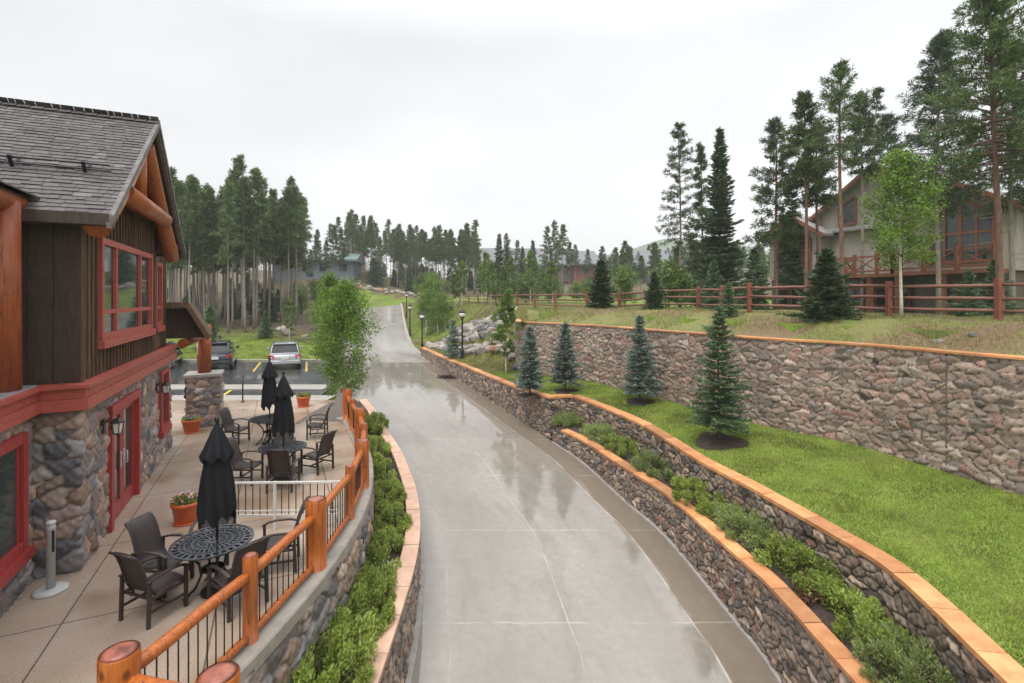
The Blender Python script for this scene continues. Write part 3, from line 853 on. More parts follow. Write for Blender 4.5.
# left: patio wall and pale-capped planter wall
w = wall_thing('patio_wall', 'curved stone wall under the log railing with a plain concrete curb on top', (-2.8, 8, 0))
W0s = resample(np.vstack([W0[1:], [[-5.9, 17.5]]]), .1)
place_world(link_mesh('stone_face', stone_mesh(W0s, 1, lambda x, y: -1.75 if y < 14 else -1.5, -.1, .024, .024, .34, .24, .07, .15, 33, MT['stone_lodge'])), w)
place_world(sweep(resample(W0s, .3), np.zeros(len(resample(W0s, .3))), [(-.30, -.15), (.05, -.15), (.055, .02), (.04, .045), (-.30, .045)], 1).build('curb', MT['concrete']), w)

z4 = interp([(0, -1.16), (9, -1.2), (12, -1.24), (16, -1.25), (17.8, -1.2), (19.5, -.9), (21, -.55), (22.5, -.42)])
w = wall_thing('flower_bed_wall', 'curved low stone wall with pale pink coping beside the left road edge', (-2.3, 12, 0))
Lp = leftP[(leftP[:, 1] > 2.5) & (leftP[:, 1] < 22.6)]
place_world(link_mesh('stone_face', stone_mesh(resample(Lp, .1), 1, zrw, lambda x, y: float(z4(y)), .022, .022, .2, .15, .05, .15, 17, MT['stone_near'])), w)
L2 = resample(Lp, .1)
place_world(cap_stones(L2, np.array([z4(p[1]) for p in L2]) - .003, [(-.27, 0), (.06, 0), (.06, .075), (-.27, .08)], 1, .8, seed=6).build('coping', MT['pale_cap']), w)
place_world(sweep(resample(L2, .4), np.array([z4(p[1]) for p in resample(L2, .4)]), [(-.25, -1.2), (-.04, -1.2), (-.04, -.01), (-.25, -.01)], 1).build('wall_core', MT['concrete']), w)
place_world(sweep(resample(L2, .4), np.array([zr(p[1]) for p in resample(L2, .4)]), [(-.05, -.1), (.17, -.1), (.15, .04), (-.05, .06)], 1).build('footing', MT['pillar_cap']), w)
yb4 = np.arange(2.6, 22.4, .3)
xb4 = np.where(yb4 < 17.2, xW0(np.minimum(yb4, 17.2)) - .02, np.interp(yb4, [17.2, 22.6], [-5.8, -7.2]))
strip('flower_bed_soil', np.stack([xL(yb4) - .05, yb4], 1), np.stack([xb4, yb4], 1), z4(yb4) - .12, z4(yb4) - .02 + .25 * ss(15, 20, yb4), 5, MT['soil'])

# ------------------------------------------------------------------ lodge on the left
def FP(t, o, z):   # t along the front, o out of it, z up
    return (FC[0] + FU[0] * t + FN[0] * o, FC[1] + FU[1] * t + FN[1] * o, z)
AX = ((FU[0], FU[1], 0), (FN[0], FN[1], 0), (0, 0, 1))
lodge = thing('lodge', 'dark brown timber lodge with stone base, red trim and log gable beside the patio', 'building', (FC[0], FC[1], 0))
def lb(mb, name, mat, bevel=0, parent=lodge):
    o = mb.build(name, MT[mat], None, bevel)
    if parent is lodge: place_world(o, lodge)
    return o
def fbox(mb, t0, t1, o0, o1, z0, z1):
    return mb.box(FP((t0 + t1) / 2, (o0 + o1) / 2, (z0 + z1) / 2), (t1 - t0, o1 - o0, z1 - z0), AX)
def sub(mb, name, mat, part, bevel=0):
    """sub-part of a lodge part whose mesh sits in world coordinates"""
    o = mb.build(name, MT[mat], part, bevel)
    return o

NOTCH = .55
p_wing = [FP(-5.0, -NOTCH, 0)[:2], FP(0, -NOTCH, 0)[:2], FP(0, 0, 0)[:2], FP(7.1, 0, 0)[:2], FP(7.1, -1.2, 0)[:2]]
u_c = 5.0 + NOTCH
ops = [(5.0 - 1.75, 5.0 - .52, .72, 2.2), (u_c + 1.38, u_c + 3.33, -.1, 2.13), (u_c + 5.55, u_c + 6.35, .86, 2.24)]
m = stone_mesh(p_wing, 1, -.02, 2.52, .024, .024, .33, .25, .055, .10, 44, MT['stone_lodge'], ops, sharp=True)
lodge_stone = place_world(link_mesh('stone_base', m), lodge)

# red belt boards round the corner
beltP = np.array(p_wing)
def belt(prof, name='belt_board', mat='red_trim', path=beltP):
    return place_world(sweep(path, np.zeros(len(path)), prof, 1).build(name, MT[mat]), lodge)
belt([(0, 2.47), (.15, 2.47), (.15, 2.645), (0, 2.645)])
belt([(0, 2.65), (.115, 2.65), (.115, 2.80), (0, 2.80)])
belt([(0, 2.805), (.18, 2.805), (.18, 2.86), (0, 2.875)])
belt([(-.9, 2.88), (.10, 2.865), (.10, 2.89), (-.9, 2.905)], 'flashing', 'flashing', np.array([FP(-5, -NOTCH, 0)[:2], FP(-.12, -NOTCH, 0)[:2]]))

# upper storey: boards with battens
RIDGE_T, HALF, Z_EAVE, Z_RIDGE, OV = 2.75, 3.15, 5.42, 7.8, .5
def roof_z(t): return Z_RIDGE - abs(t - RIDGE_T) * (Z_RIDGE - Z_EAVE) / HALF
mb = MB()
W_END = 5.15
fr = [FP(0, 0, 2.86), FP(W_END, 0, 2.86), FP(W_END, 0, roof_z(W_END) - .12), FP(RIDGE_T, 0, Z_RIDGE - .15), FP(0, 0, roof_z(0) - .12)]
back = Vector((-FN[0] * .15, -FN[1] * .15, 0))
mb.poly(fr, back)
fbox(mb, W_END, 7.1, -.3, -.10, 2.86, 5.3)
t = .16
while t < 7.05:
    rec = -.10 if t > W_END else 0
    top = min(roof_z(t) - .14, 6.0) if t < W_END else 5.3
    if .8 < t < 4.68:
        fbox(mb, t - .022, t + .022, rec, rec + .03, 2.87, 3.3)
        fbox(mb, t - .022, t + .022, rec, rec + .03, 5.2, top)
    elif not W_END + .4 < t < W_END + 1.2: fbox(mb, t - .022, t + .022, rec, rec + .03, 2.87, top)
    t += .20
fbox(mb, -.012, .10, -.06, .035, 2.87, 5.3)
fbox(mb, W_END - .1, W_END + .012, -.06, .035, 2.87, 5.3)
lb(mb, 'siding', 'siding')
# plain boards on the side that faces the viewer
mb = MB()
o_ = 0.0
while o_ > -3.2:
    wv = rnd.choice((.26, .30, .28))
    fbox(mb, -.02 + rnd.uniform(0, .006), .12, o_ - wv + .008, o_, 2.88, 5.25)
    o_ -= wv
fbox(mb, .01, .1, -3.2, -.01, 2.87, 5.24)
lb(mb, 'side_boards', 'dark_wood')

# main roof: courses of tabs
def shingles(mb, t_eave, t_ridge, o0, o1, pitch_dir):
    run = abs(t_ridge - t_eave)
    slope = math.hypot(run, Z_RIDGE - Z_EAVE)
    n = int(slope / .125)
    zs = (Z_RIDGE - Z_EAVE) / run
    sdir = Vector((FU[0] * pitch_dir, FU[1] * pitch_dir, zs)).normalized()
    odir = Vector((FN[0], FN[1], 0))
    nrm = sdir.cross(odir)
    if nrm.z < 0: nrm = -nrm
    rr = random.Random(3)
    base = Vector(FP(t_eave, 0, Z_EAVE))
    for c in range(n + 1):
        s0 = c * slope / n - .02; s1 = s0 + slope / n + .03
        o = o0 - rr.uniform(0, .3)
        while o < o1:
            wv = rr.choice((.10, .13, .16, .2, .24))
            a = max(o, o0); b = min(o + wv - .006, o1)
            if b - a > .02:
                th = .014 + rr.choice((0, 0, .006))
                sj = s0 - rr.choice((0, 0, 0, .02))
                p = [base + sdir * sj + odir * a + nrm * (th + .006), base + sdir * sj + odir * b + nrm * (th + .006), base + sdir * s1 + odir * b + nrm * .004, base + sdir * s1 + odir * a + nrm * .004,
                     base + sdir * sj + odir * a, base + sdir * sj + odir * b]
                mb.add(p, [(0, 1, 2, 3), (4, 5, 1, 0)])
            o += wv
    return sdir, nrm
O_BACK = -9.0
mb = MB()
sd, nr = shingles(mb, RIDGE_T - HALF, RIDGE_T, O_BACK, OV + .03, 1)
shingles(mb, RIDGE_T + HALF, RIDGE_T, O_BACK, OV + .03, -1)
for i in range(46):                                   # ridge caps
    a = OV + .03 - i * .2
    for s in (-1, 1):
        q0 = Vector(FP(RIDGE_T, a, Z_RIDGE + .055)); q1 = Vector(FP(RIDGE_T, a - .19, Z_RIDGE + .045))
        dn = Vector((FU[0] * s * .14, FU[1] * s * .14, -.10))
        mb.add([q0, q1, q1 + dn, q0 + dn], [(0, 1, 2, 3)])
roof = lb(mb, 'roof', 'shingle')
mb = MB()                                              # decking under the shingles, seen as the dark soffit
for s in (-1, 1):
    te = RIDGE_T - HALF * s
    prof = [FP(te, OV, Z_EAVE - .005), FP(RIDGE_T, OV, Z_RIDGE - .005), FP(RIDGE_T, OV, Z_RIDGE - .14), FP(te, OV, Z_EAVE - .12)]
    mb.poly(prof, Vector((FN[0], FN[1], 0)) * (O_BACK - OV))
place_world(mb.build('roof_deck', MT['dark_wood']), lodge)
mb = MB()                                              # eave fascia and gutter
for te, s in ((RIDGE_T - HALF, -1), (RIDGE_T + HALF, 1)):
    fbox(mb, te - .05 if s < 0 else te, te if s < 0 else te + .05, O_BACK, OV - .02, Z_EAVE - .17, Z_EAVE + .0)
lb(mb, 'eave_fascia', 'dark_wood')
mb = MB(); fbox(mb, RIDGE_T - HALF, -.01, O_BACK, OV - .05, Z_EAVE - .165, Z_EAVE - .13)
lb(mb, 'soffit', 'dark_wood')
mb = MB()                                              # grey rake boards: two stepped bands on each slope
for s in (-1, 1):
    te = RIDGE_T + (HALF + .06) * s
    ze = Z_EAVE - .05
    for (d0, d1, oo0, oo1) in ((.03, -.09, OV - .02, OV + .045), (-.09, -.17, OV - .05, OV + .015)):
        pr = [FP(te, oo0, ze + d0), FP(RIDGE_T, oo0, Z_RIDGE + d0), FP(RIDGE_T, oo0, Z_RIDGE + d1), FP(te, oo0, ze + d1)]
        mb.poly(pr, Vector((FN[0], FN[1], 0)) * (oo1 - oo0))
lb(mb, 'rake_board', 'rake')
# snow guard: two pipes on brackets
mb = MB()
def RS(s, o, h):
    b_ = Vector(FP(RIDGE_T - HALF, o, Z_EAVE)) + sd * s + nr * h
    return b_
for hh in (.07, .17):
    mb.tube([RS(1.32, .25, hh), RS(1.32, -5.5, hh)], .013, 6)
for o_ in (-.1, -1.0, -1.9, -2.9, -3.9, -4.9):
    mb.bar(RS(1.32, o_, 0), RS(1.32, o_, .2), .05, .02)
    mb.bar(RS(1.32, o_, .19), RS(1.6, o_, .03), .04, .015)
lb(mb, 'snow_guard', 'black_metal')

# log truss in the gable
mb = MB()
for s in (-1, 1):
    pts = []
    for k in range(9):
        q = k / 8
        tt = RIDGE_T + s * (.12 + q * (HALF - .35))
        pts.append(FP(tt, .27, roof_z(tt) - .36 - .10 * math.sin(math.pi * q)))
    mb.tube(pts, [.15 + .02 * (k / 8) for k in range(9)], 14)
lb(mb, 'rafter_log', 'log')
mb = MB(); mb.tube([FP(RIDGE_T - 1.75, .32, 6.02), FP(RIDGE_T + 1.75, .32, 6.02)], .165, 16); lb(mb, 'tie_log', 'log')
mb = MB(); mb.tube([FP(RIDGE_T, .2, 6.0), FP(RIDGE_T, .2, 7.45)], .12, 12); lb(mb, 'king_post', 'log')
mb = MB()
for tt in np.arange(RIDGE_T - 1.6, RIDGE_T + 1.61, .2):
    h = roof_z(tt) - .2
    if h > 6.1: fbox(mb, tt - .093, tt + .093, .03, .06 + .012 * (int(tt * 5) % 2), 5.98, h)
lb(mb, 'gable_boards', 'log_dark')
for tt in (RIDGE_T - 2.75, RIDGE_T, RIDGE_T + 2.75):
    mb = MB(); zz = roof_z(tt) - .28
    mb.tube([FP(tt, .0, zz), FP(tt, .43, zz)], .1 if tt == RIDGE_T else .115, 14)
    lb(mb, 'purlin_end', 'log_end')

# windows: frame, glass and the bright curtain behind it
def window(t0, t1, z0, z1, o, mull, trans, name='window', fw=.11, sill=True, curtain=None, mat='red_trim'):
    f = MB()
    fbox(f, t0, t0 + fw, o - .08, o + .055, z0, z1)
    fbox(f, t1 - fw, t1, o - .08, o + .055, z0, z1)
    fbox(f, t0 + fw, t1 - fw, o - .08, o + .050, z1 - fw, z1)
    fbox(f, t0 + fw, t1 - fw, o - .08, o + .050, z0, z0 + fw)
    for q in mull: fbox(f, q - .045, q + .045, o - .08, o + .04, z0 + fw, z1 - fw)
    if trans: fbox(f, t0 + fw, t1 - fw, o - .08, o + .035, trans - .04, trans + .04)
    edges = [t0 + fw] + list(mull) + [t1 - fw]
    for a, b in zip(edges[:-1], edges[1:]):            # thin inner sashes
        for c, d in ((a + .03, a + .075), (b - .075, b - .03)):
            fbox(f, c, d, o - .06, o + .012, z0 + fw, z1 - fw)
    win = lb(f, name, mat)
    if sill:
        s_ = MB(); fbox(s_, t0 - .06, t1 + .06, o - .02, o + .10, z0 - .14, z0 - .003); sub(s_, 'sill', mat, win)
    g = MB(); fbox(g, t0 + .02, t1 - .02, o - .014, o - .002, z0 + .02, z1 - .02); sub(g, 'glass', 'window_glass', win)
    return win
window(.85, 4.62, 3.45, 5.2, .02, (1.76, 3.55), 3.93)
window(W_END + .42, W_END + 1.18, 3.45, 5.1, -.08, (), 3.93)
window(5.46, 6.43, .78, 2.32, .05, (), None, mat='red_door')
# window of the near wing (runs out of the picture)
def FPw(s0, s1): return (-s1, -s0)
f = window(-1.85, -.43, .64, 2.28, -NOTCH + .06, (), None, fw=.14, mat='red_door')

# double glass door with red frame
mb = MB()
fbox(mb, 1.33, 1.47, -.12, .09, 0, 2.2); fbox(mb, 3.24, 3.38, -.12, .09, 0, 2.2); fbox(mb, 1.33, 3.38, -.12, .10, 2.08, 2.24)
lb(mb, 'door_frame', 'red_door')
for t0, t1, hs in ((1.475, 2.345, 2.25), (2.36, 3.235, 2.455)):
    mb = MB()
    fbox(mb, t0, t0 + .12, -.06, .0, .02, 2.075); fbox(mb, t1 - .12, t1, -.06, .0, .02, 2.075)
    fbox(mb, t0 + .12, t1 - .12, -.06, -.002, .02, .30); fbox(mb, t0 + .12, t1 - .12, -.06, -.002, 1.95, 2.075)
    d = lb(mb, 'door', 'red_door')
    g = MB(); fbox(g, t0 + .1, t1 - .1, -.04, -.028, .28, 1.97); sub(g, 'glass', 'window_glass', d)
    h = MB(); h.tube([FP(hs, .0, .92), FP(hs, .06, .92), FP(hs, .06, 1.16), FP(hs, .0, 1.16)], .012, 6)
    fbox(h, hs - .03, hs + .03, 0, .012, .88, 1.2); sub(h, 'handle', 'grey_metal', d)

# log post and low roof of the near wing
mb = MB(); c = FP(-.62, -NOTCH - .02, 0)
mb.tube([(c[0] - .12, c[1], 2.88), (c[0] - .12, c[1], 4.2), (c[0] - .12, c[1], 5.5)], [.22, .21, .205], 20)
lb(mb, 'log_post', 'log_dark')
mb = MB(); mb.tube([FP(-3.5, -NOTCH - .1, 5.5), FP(-.25, -NOTCH - .1, 5.5)], .16, 14)
lb(mb, 'wing_beam_log', 'log')
mb = MB()
a, b_ = FP(-.35, -.45, 5.78), FP(-3.6, -3.6, 7.2)
pr = [Vector(FP(-.22, -.52, 5.62)), Vector(FP(-.22, -3.9, 7.0)), Vector(FP(-.22, -3.9, 6.8)), Vector(FP(-.22, -.52, 5.42))]
mb.poly(pr, Vector((-FU[0], -FU[1], 0)) * 4.5)
pr = [Vector(FP(-.14, -.40, 5.64)), Vector(FP(-.14, -3.9, 7.07)), Vector(FP(-.14, -3.9, 6.93)), Vector(FP(-.14, -.40, 5.50))]
mb.poly(pr, Vector((-FU[0], -FU[1], 0)) * .1)
pr = [Vector(FP(-.18, -.75, 5.5)), Vector(FP(-.18, -2.6, 6.22)), Vector(FP(-.18, -2.6, 5.9)), Vector(FP(-.18, -.75, 5.36))]
mb.poly(pr, Vector((-FU[0], -FU[1], 0)) * .5)
lb(mb, 'wing_roof', 'dark_wood')
mb = MB()
pr = [Vector(FP(-.2, -.44, 5.66)), Vector(FP(-.2, -3.9, 7.08)), Vector(FP(-.2, -3.9, 7.06)), Vector(FP(-.2, -.44, 5.64))]
mb.poly(pr, Vector((-FU[0], -FU[1], 0)) * 4.4)
lb(mb, 'wing_shingles', 'shingle')
# closing walls so the block reads as a building from the side
mb = MB()
fbox(mb, -5, 7.1, -9, -8.8, 0, 5.3); fbox(mb, 7.0, 7.1, -9, -.4, 0, 5.3); fbox(mb, -5, -4.9, -9, -NOTCH - .1, 0, 5.3)
fbox(mb, -5, 0, -3.3, -3.2, 2.9, 5.6)
fbox(mb, -4.9, 7.0, -.62, -.58, 0, 2.4)
lb(mb, 'back_wall', 'dark_wood')

# entry porch at the far end: sloping roof on a log column over a stone pier
mb = MB()
q = [FP(7.0, -.25, 4.02), FP(7.0, .44, 4.02), FP(7.0, .95, 3.10), FP(7.0, .89, 2.98), FP(7.0, .40, 3.88), FP(7.0, -.25, 3.88)]
mb.poly([Vector(p) for p in q], Vector((FU[0], FU[1], 0)) * 1.1)
q = [FP(6.93, -.2, 4.06), FP(6.93, .46, 4.06), FP(6.93, 1.0, 3.08), FP(6.93, .93, 2.95), FP(6.93, .41, 3.91), FP(6.93, -.2, 3.91)]
mb.poly([Vector(p) for p in q], Vector((FU[0], FU[1], 0)) * .07)
lb(mb, 'porch_roof', 'siding')
mb = MB(); q = [FP(7.35, -.2, 3.87), FP(7.35, .39, 3.87), FP(7.35, .84, 3.02), FP(7.35, -.2, 3.02)]
mb.poly([Vector(p) for p in q], Vector((FU[0], FU[1], 0)) * .08); lb(mb, 'porch_gable', 'dark_wood')
mb = MB()
pc = FP(9.6, .55, 0)
mb.tube([(pc[0], pc[1], 1.7), (pc[0], pc[1], 3.3)], .2, 16); lb(mb, 'porch_column', 'log_dark')
mb = MB()
mb.tube([FP(7.1, .3, 2.88), FP(10.5, .5, 2.95)], .13, 10)
lb(mb, 'porch_beam_log', 'log_dark')
c0, c1, c2_, c3 = [FP(tt, oo, 0)[:2] for tt, oo in ((9.15, 1.0), (9.15, .1), (10.05, .1), (10.05, 1.0))]
pp = np.array([c1, c0, c3, c2_, c1])
place_world(link_mesh('porch_pier', stone_mesh(pp, 1, -.02, 1.62, .04, .04, .3, .22, .06, .13, 51, MT['stone_lodge'], sharp=True)), lodge)
mb = MB(); mb.box(FP(9.6, .55, 1.67), (1.06, 1.06, .1), AX); lb(mb, 'pier_cap', 'pillar_cap', .01)

# wall lanterns
def wall_lantern(label, tt, z):
    th = thing('wall_lantern', label, 'wall lamp', FP(tt, .06, z), math.atan2(FN[1], FN[0]), 'lanterns on the lodge front')
    m1 = MB(); m1.box((.01, 0, 0), (.02, .11, .24)); m1.tube([(.02, 0, .06), (.10, 0, .13), (.17, 0, .10)], .012, 6); m1.build('bracket', MT['black_metal'], th)
    m2 = MB()
    m2.lathe([(.03, .12), (.105, .06), (.11, .045), (.10, .04)], 6, (.19, 0, 0), smooth=False)
    m2.lathe([(.06, -.15), (.072, -.13), (.03, -.17)], 6, (.19, 0, 0), smooth=False)
    for k in range(6):
        an = k * math.pi / 3
        m2.tube([(.19 + .095 * math.cos(an), .095 * math.sin(an), .045), (.19 + .066 * math.cos(an), .066 * math.sin(an), -.14)], .007, 4)
    m2.lathe([(.012, .12), (.014, .17), (.0, .18)], 6, (.19, 0, 0)); m2.build('cage', MT['black_metal'], th)
    m3 = MB(); m3.lathe([(.058, -.135), (.085, .04)], 6, (.19, 0, 0), smooth=False); m3.build('glass', MT['white_lamp'], th)
wall_lantern('black six-sided lantern beside the red double door', .95, 1.98)
wall_lantern('black six-sided lantern beside the small red-framed ground floor window', 5.05, 1.98)
# ------------------------------------------------------------------ log railing along the patio edge
rail_t = thing('log_railing', 'orange log railing with thin black balusters curving along the patio edge', 'railing', (-3.0, 7.6, .045))
POSTS = [(-3.40, 4.33, .155, 1.10), (-3.14, 6.0, .085, 1.08), (-2.99, 7.63, .15, 1.10), (-3.03, 9.35, .085, 1.03), (-3.27, 10.9, .15, 1.07), (-3.7, 12.5, .085, 1.03), (-4.26, 14.0, .15, 1.08), (-4.98, 15.6, .085, 1.03), (-5.6, 17.0, .15, 1.08)]
P1 = (-2.40, 4.08, .16, 1.09)
def post(p):
    x, y, r, h = p
    mb = MB()
    n = 20
    wob = [1 + .02 * math.sin(k * 1.7 + x * 9) for k in range(6)]
    mb.tube([(x, y, .03), (x, y, h * .4), (x, y, h * .8), (x, y, h - .015), (x, y, h)], [r * wob[0], r * wob[1], r * wob[2], r * wob[3], r * .94], n, cap=False)
    o = len(mb.v) - n
    mb.f.append(tuple(range(n))); mb.sm.append(False)
    po = place_world(mb.build('post', MT['log']), rail_t)
    tm = MB(); tm.lathe([(r * .935, h - .002), (r * .6, h + .012), (.02, h + .015)], n, (x, y, 0))
    tm.build('post_top', MT['log_end'], po)
    return po
for p in POSTS + [P1]: post(p)
def span(a, b, bal=True):
    A = Vector((a[0], a[1], 0)); B = Vector((b[0], b[1], 0)); d = (B - A).normalized()
    A2 = A + d * (a[2] - .03); B2 = B - d * (b[2] - .03)
    Lm = (B2 - A2).length
    def rail(z, r):
        pts = [A2.lerp(B2, q) + Vector((0, 0, z + .006 * math.sin(q * 9 + a[0]))) for q in (0, .06, .3, .6, .94, 1)]
        return pts, [r * .72, r, r * 1.04, r, r * .98, r * .72]
    pts, rs = rail(.86, .064); m_ = MB(); m_.tube(pts, rs, 14); place_world(m_.build('top_rail', MT['log']), rail_t)
    pts, rs = rail(.13, .05); m_ = MB(); m_.tube(pts, rs, 14); place_world(m_.build('bottom_rail', MT['log']), rail_t)
    m_ = MB(); n = max(3, int(Lm / .125))
    for k in range(1, n):
        q = A2.lerp(B2, k / n)
        m_.tube([(q.x, q.y, .14), (q.x, q.y, .85)], .0085, 6)
    if bal: place_world(m_.build('balusters', MT['black_metal']), rail_t)
for a, b in zip(POSTS[:-1], POSTS[1:]): span(a, b)
span(POSTS[0], P1)

# ------------------------------------------------------------------ patio furniture
def bowed(mb, pts, w0, w1, th, n=4):
    """a sling: strip along profile pts (y,z), width w, thickness th, slightly hollow"""
    k = len(pts); vs = []; fs = []
    xs = np.linspace(-1, 1, n + 1)
    for side in (0, 1):
        for i, (y, z) in enumerate(pts):
            a = pts[min(i + 1, k - 1)]; b = pts[max(i - 1, 0)]
            ty, tz = a[0] - b[0], a[1] - b[1]; L = math.hypot(ty, tz) or 1
            ny, nz = -tz / L, ty / L
            w = w0 + (w1 - w0) * i / (k - 1)
            for x in xs:
                sag = -.02 * (1 - x * x) - side * th
                vs.append((x * w / 2, y + ny * sag, z + nz * sag))
    m = n + 1; off = k * m
    for i in range(k - 1):
        for j in range(n):
            q = i * m + j
            fs.append((q, q + 1, q + m + 1, q + m)); fs.append((off + q, off + q + m, off + q + m + 1, off + q + 1))
        for j in (0, n):
            q = i * m + j; fs.append((q, q + m, off + q + m, off + q))
    for i in (0, k - 1):
        for j in range(n):
            q = i * m + j; fs.append((q, q + 1, off + q + 1, off + q))
    mb.add(vs, fs, True)
def make_chair(label, loc, rz, group):
    t = thing('patio_chair', label, 'chair', loc, rz, group)
    fm, sl = MT['chair_frame'], MT['chair_sling']
    seat = [(.30, .40), (.24, .432), (.1, .425), (-.06, .40), (-.2, .395)]
    back = [(-.19, .40), (-.25, .50), (-.30, .64), (-.345, .80), (-.40, .94), (-.455, 1.02), (-.50, 1.045)]
    m = MB(); bowed(m, seat, .50, .50, .012)
    for s in (-1, 1): m.tube([(s * .255, y, z) for y, z in seat], .017, 6)
    m.build('seat', sl, t)
    m = MB(); bowed(m, back, .50, .47, .014)
    for s in (-1, 1): m.tube([(s * (.255 - .015 * i / 6), y, z) for i, (y, z) in enumerate(back)], .017, 6)
    m.tube([(-.24, -.50, 1.045), (.24, -.50, 1.045)], .017, 6)
    m.build('backrest', sl, t)
    for s in (-1, 1):
        for (y0, z0, y1, z1) in ((.27, 0, .27, .60), (-.31, 0, -.29, .62)):
            m = MB(); m.bar((s * .295, y0, z0), (s * .295, y1, z1), .048, .048, (0, 1, 0)); m.build('leg', fm, t, .006)
        m = MB(); pts = [(s * .30, -.33, .625), (s * .305, -.15, .665), (s * .31, .05, .672), (s * .305, .20, .65), (s * .30, .31, .60)]
        for a, b in zip(pts[:-1], pts[1:]): m.bar(a, b, .055, .024)
        m.build('arm', fm, t, .004)
    m = MB()
    for s in (-1, 1):
        m.bar((s * .29, -.31, .20), (s * .29, .27, .20), .03, .03); m.bar((s * .29, -.29, .38), (s * .29, .27, .385), .032, .032)
    m.bar((-.29, -.02, .20), (.29, -.02, .20), .03, .03); m.bar((-.29, -.27, .385), (.29, -.27, .385), .03, .03); m.bar((-.29, .25, .385), (.29, .25, .385), .03, .03)
    m.build('stretcher', fm, t)
    t.scale = (.86, .86, .92)
    return t
def facing(dx, dy): return math.atan2(-dx, dy)
T1, T2, T3 = (-4.25, 7.1), (-5.32, 11.6), (-7.0, 14.4)
CH = [
 (-5.02, 7.22, (1, -.12), 'brown sling patio chair left of the nearest table, turned to face it'),
 (-4.72, 6.62, (.32, .9), 'brown sling patio chair nearest the viewer, its back to the picture, at the nearest table'),
 (-3.72, 6.78, (-.80, .52), 'brown sling patio chair tucked between the nearest table and the log railing'),
 (-3.62, 7.75, (-.92, -.30), 'brown sling patio chair seen edge-on behind the second slim railing post'),
 (-4.75, 7.95, (.3, -.95), 'brown sling patio chair half hidden behind the nearest closed parasol'),
 (-5.0, 10.95, (-.1, 1), 'dark sling patio chair with its back to the viewer at the middle table'),
 (-6.02, 11.35, (1, .02), 'dark sling patio chair seen in profile left of the middle table'),
 (-4.72, 12.1, (-.9, .35), 'dark sling patio chair standing apart on the right of the middle table near the railing'),
 (-5.75, 12.55, (.3, -.9), 'dark sling patio chair on the far side of the middle table'),
 (-8.0, 14.5, (1, -.05), 'dark sling patio chair in profile on the left of the farthest table'),
 (-5.85, 15.0, (-.95, -.2), 'dark sling patio chair right of the farthest table, before the gravel bed'),
 (-7.15, 15.35, (.1, -1), 'dark sling patio chair behind the farthest table'),
]
proto = None
for x, y, d, lab in CH:
    if proto is None: proto = make_chair(lab, (x, y, 0), facing(*d), 'sling chairs around the patio tables')
    else:
        c = copy_tree(proto); c.location = (x, y, 0); c.rotation_euler = (0, 0, facing(*d)); c['label'] = lab

def make_table(label, loc, rz, group):
    t = thing('patio_table', label, 'table', loc, rz, group)
    m = MB(); z0, z1 = .705, .722
    def ring(r0, r1, n=64):
        vs = []; fs = []
        for k in range(n):
            a = 2 * math.pi * k / n; c, s = math.cos(a), math.sin(a)
            vs += [(r0 * c, r0 * s, z1), (r1 * c, r1 * s, z1), (r1 * c, r1 * s, z0), (r0 * c, r0 * s, z0)]
        for k in range(n):
            a = k * 4; b = ((k + 1) % n) * 4
            for j in range(4): fs.append((a + j, a + (j + 1) % 4, b + (j + 1) % 4, b + j))
        m.add(vs, fs)
    for r0, r1 in ((.585, .625), (.465, .492), (.395, .415), (.285, .315), (.20, .222), (.03, .095)): ring(r0, r1)
    def spokes(r0, r1, n, w, ph=0.0):
        for k in range(n):
            a = 2 * math.pi * (k + ph) / n
            m.bar((r0 * math.cos(a), r0 * math.sin(a), (z0 + z1) / 2), (r1 * math.cos(a), r1 * math.sin(a), (z0 + z1) / 2 - .001), w, .012)
    spokes(.49, .59, 30, .045); spokes(.41, .47, 60, .020); spokes(.31, .40, 30, .030, .5); spokes(.22, .29, 36, .018); spokes(.09, .205, 14, .034)
    m.build('tabletop', MT['table_metal'], t)
    m = MB(); m.lathe([(.56, .70), (.56, .675), (.535, .675), (.535, .70)], 40); m.build('apron', MT['black_metal'], t)
    for k in range(4):
        a = k * math.pi / 2 + .6; c, s = math.cos(a), math.sin(a)
        m = MB(); m.tube([(r * c, r * s, z) for r, z in ((.50, .69), (.34, .60), (.20, .45), (.17, .28), (.26, .12), (.43, .02))], .020, 8)
        m.build('leg', MT['black_metal'], t)
    m = MB(); m.lathe([(.19, .33), (.19, .345), (.165, .345), (.165, .33)], 24); m.build('brace_ring', MT['black_metal'], t)
    t.scale = (.84, .84, 1)
    return t
tb = make_table('round black lattice patio table nearest the viewer, beside the log railing', (*T1, 0), .2, 'round lattice tables on the patio')
for p, lab in ((T2, 'round black lattice patio table in the middle of the row'), (T3, 'round black lattice patio table farthest away, near the parking lot')):
    c = copy_tree(tb); c.location = (*p, 0); c['label'] = lab

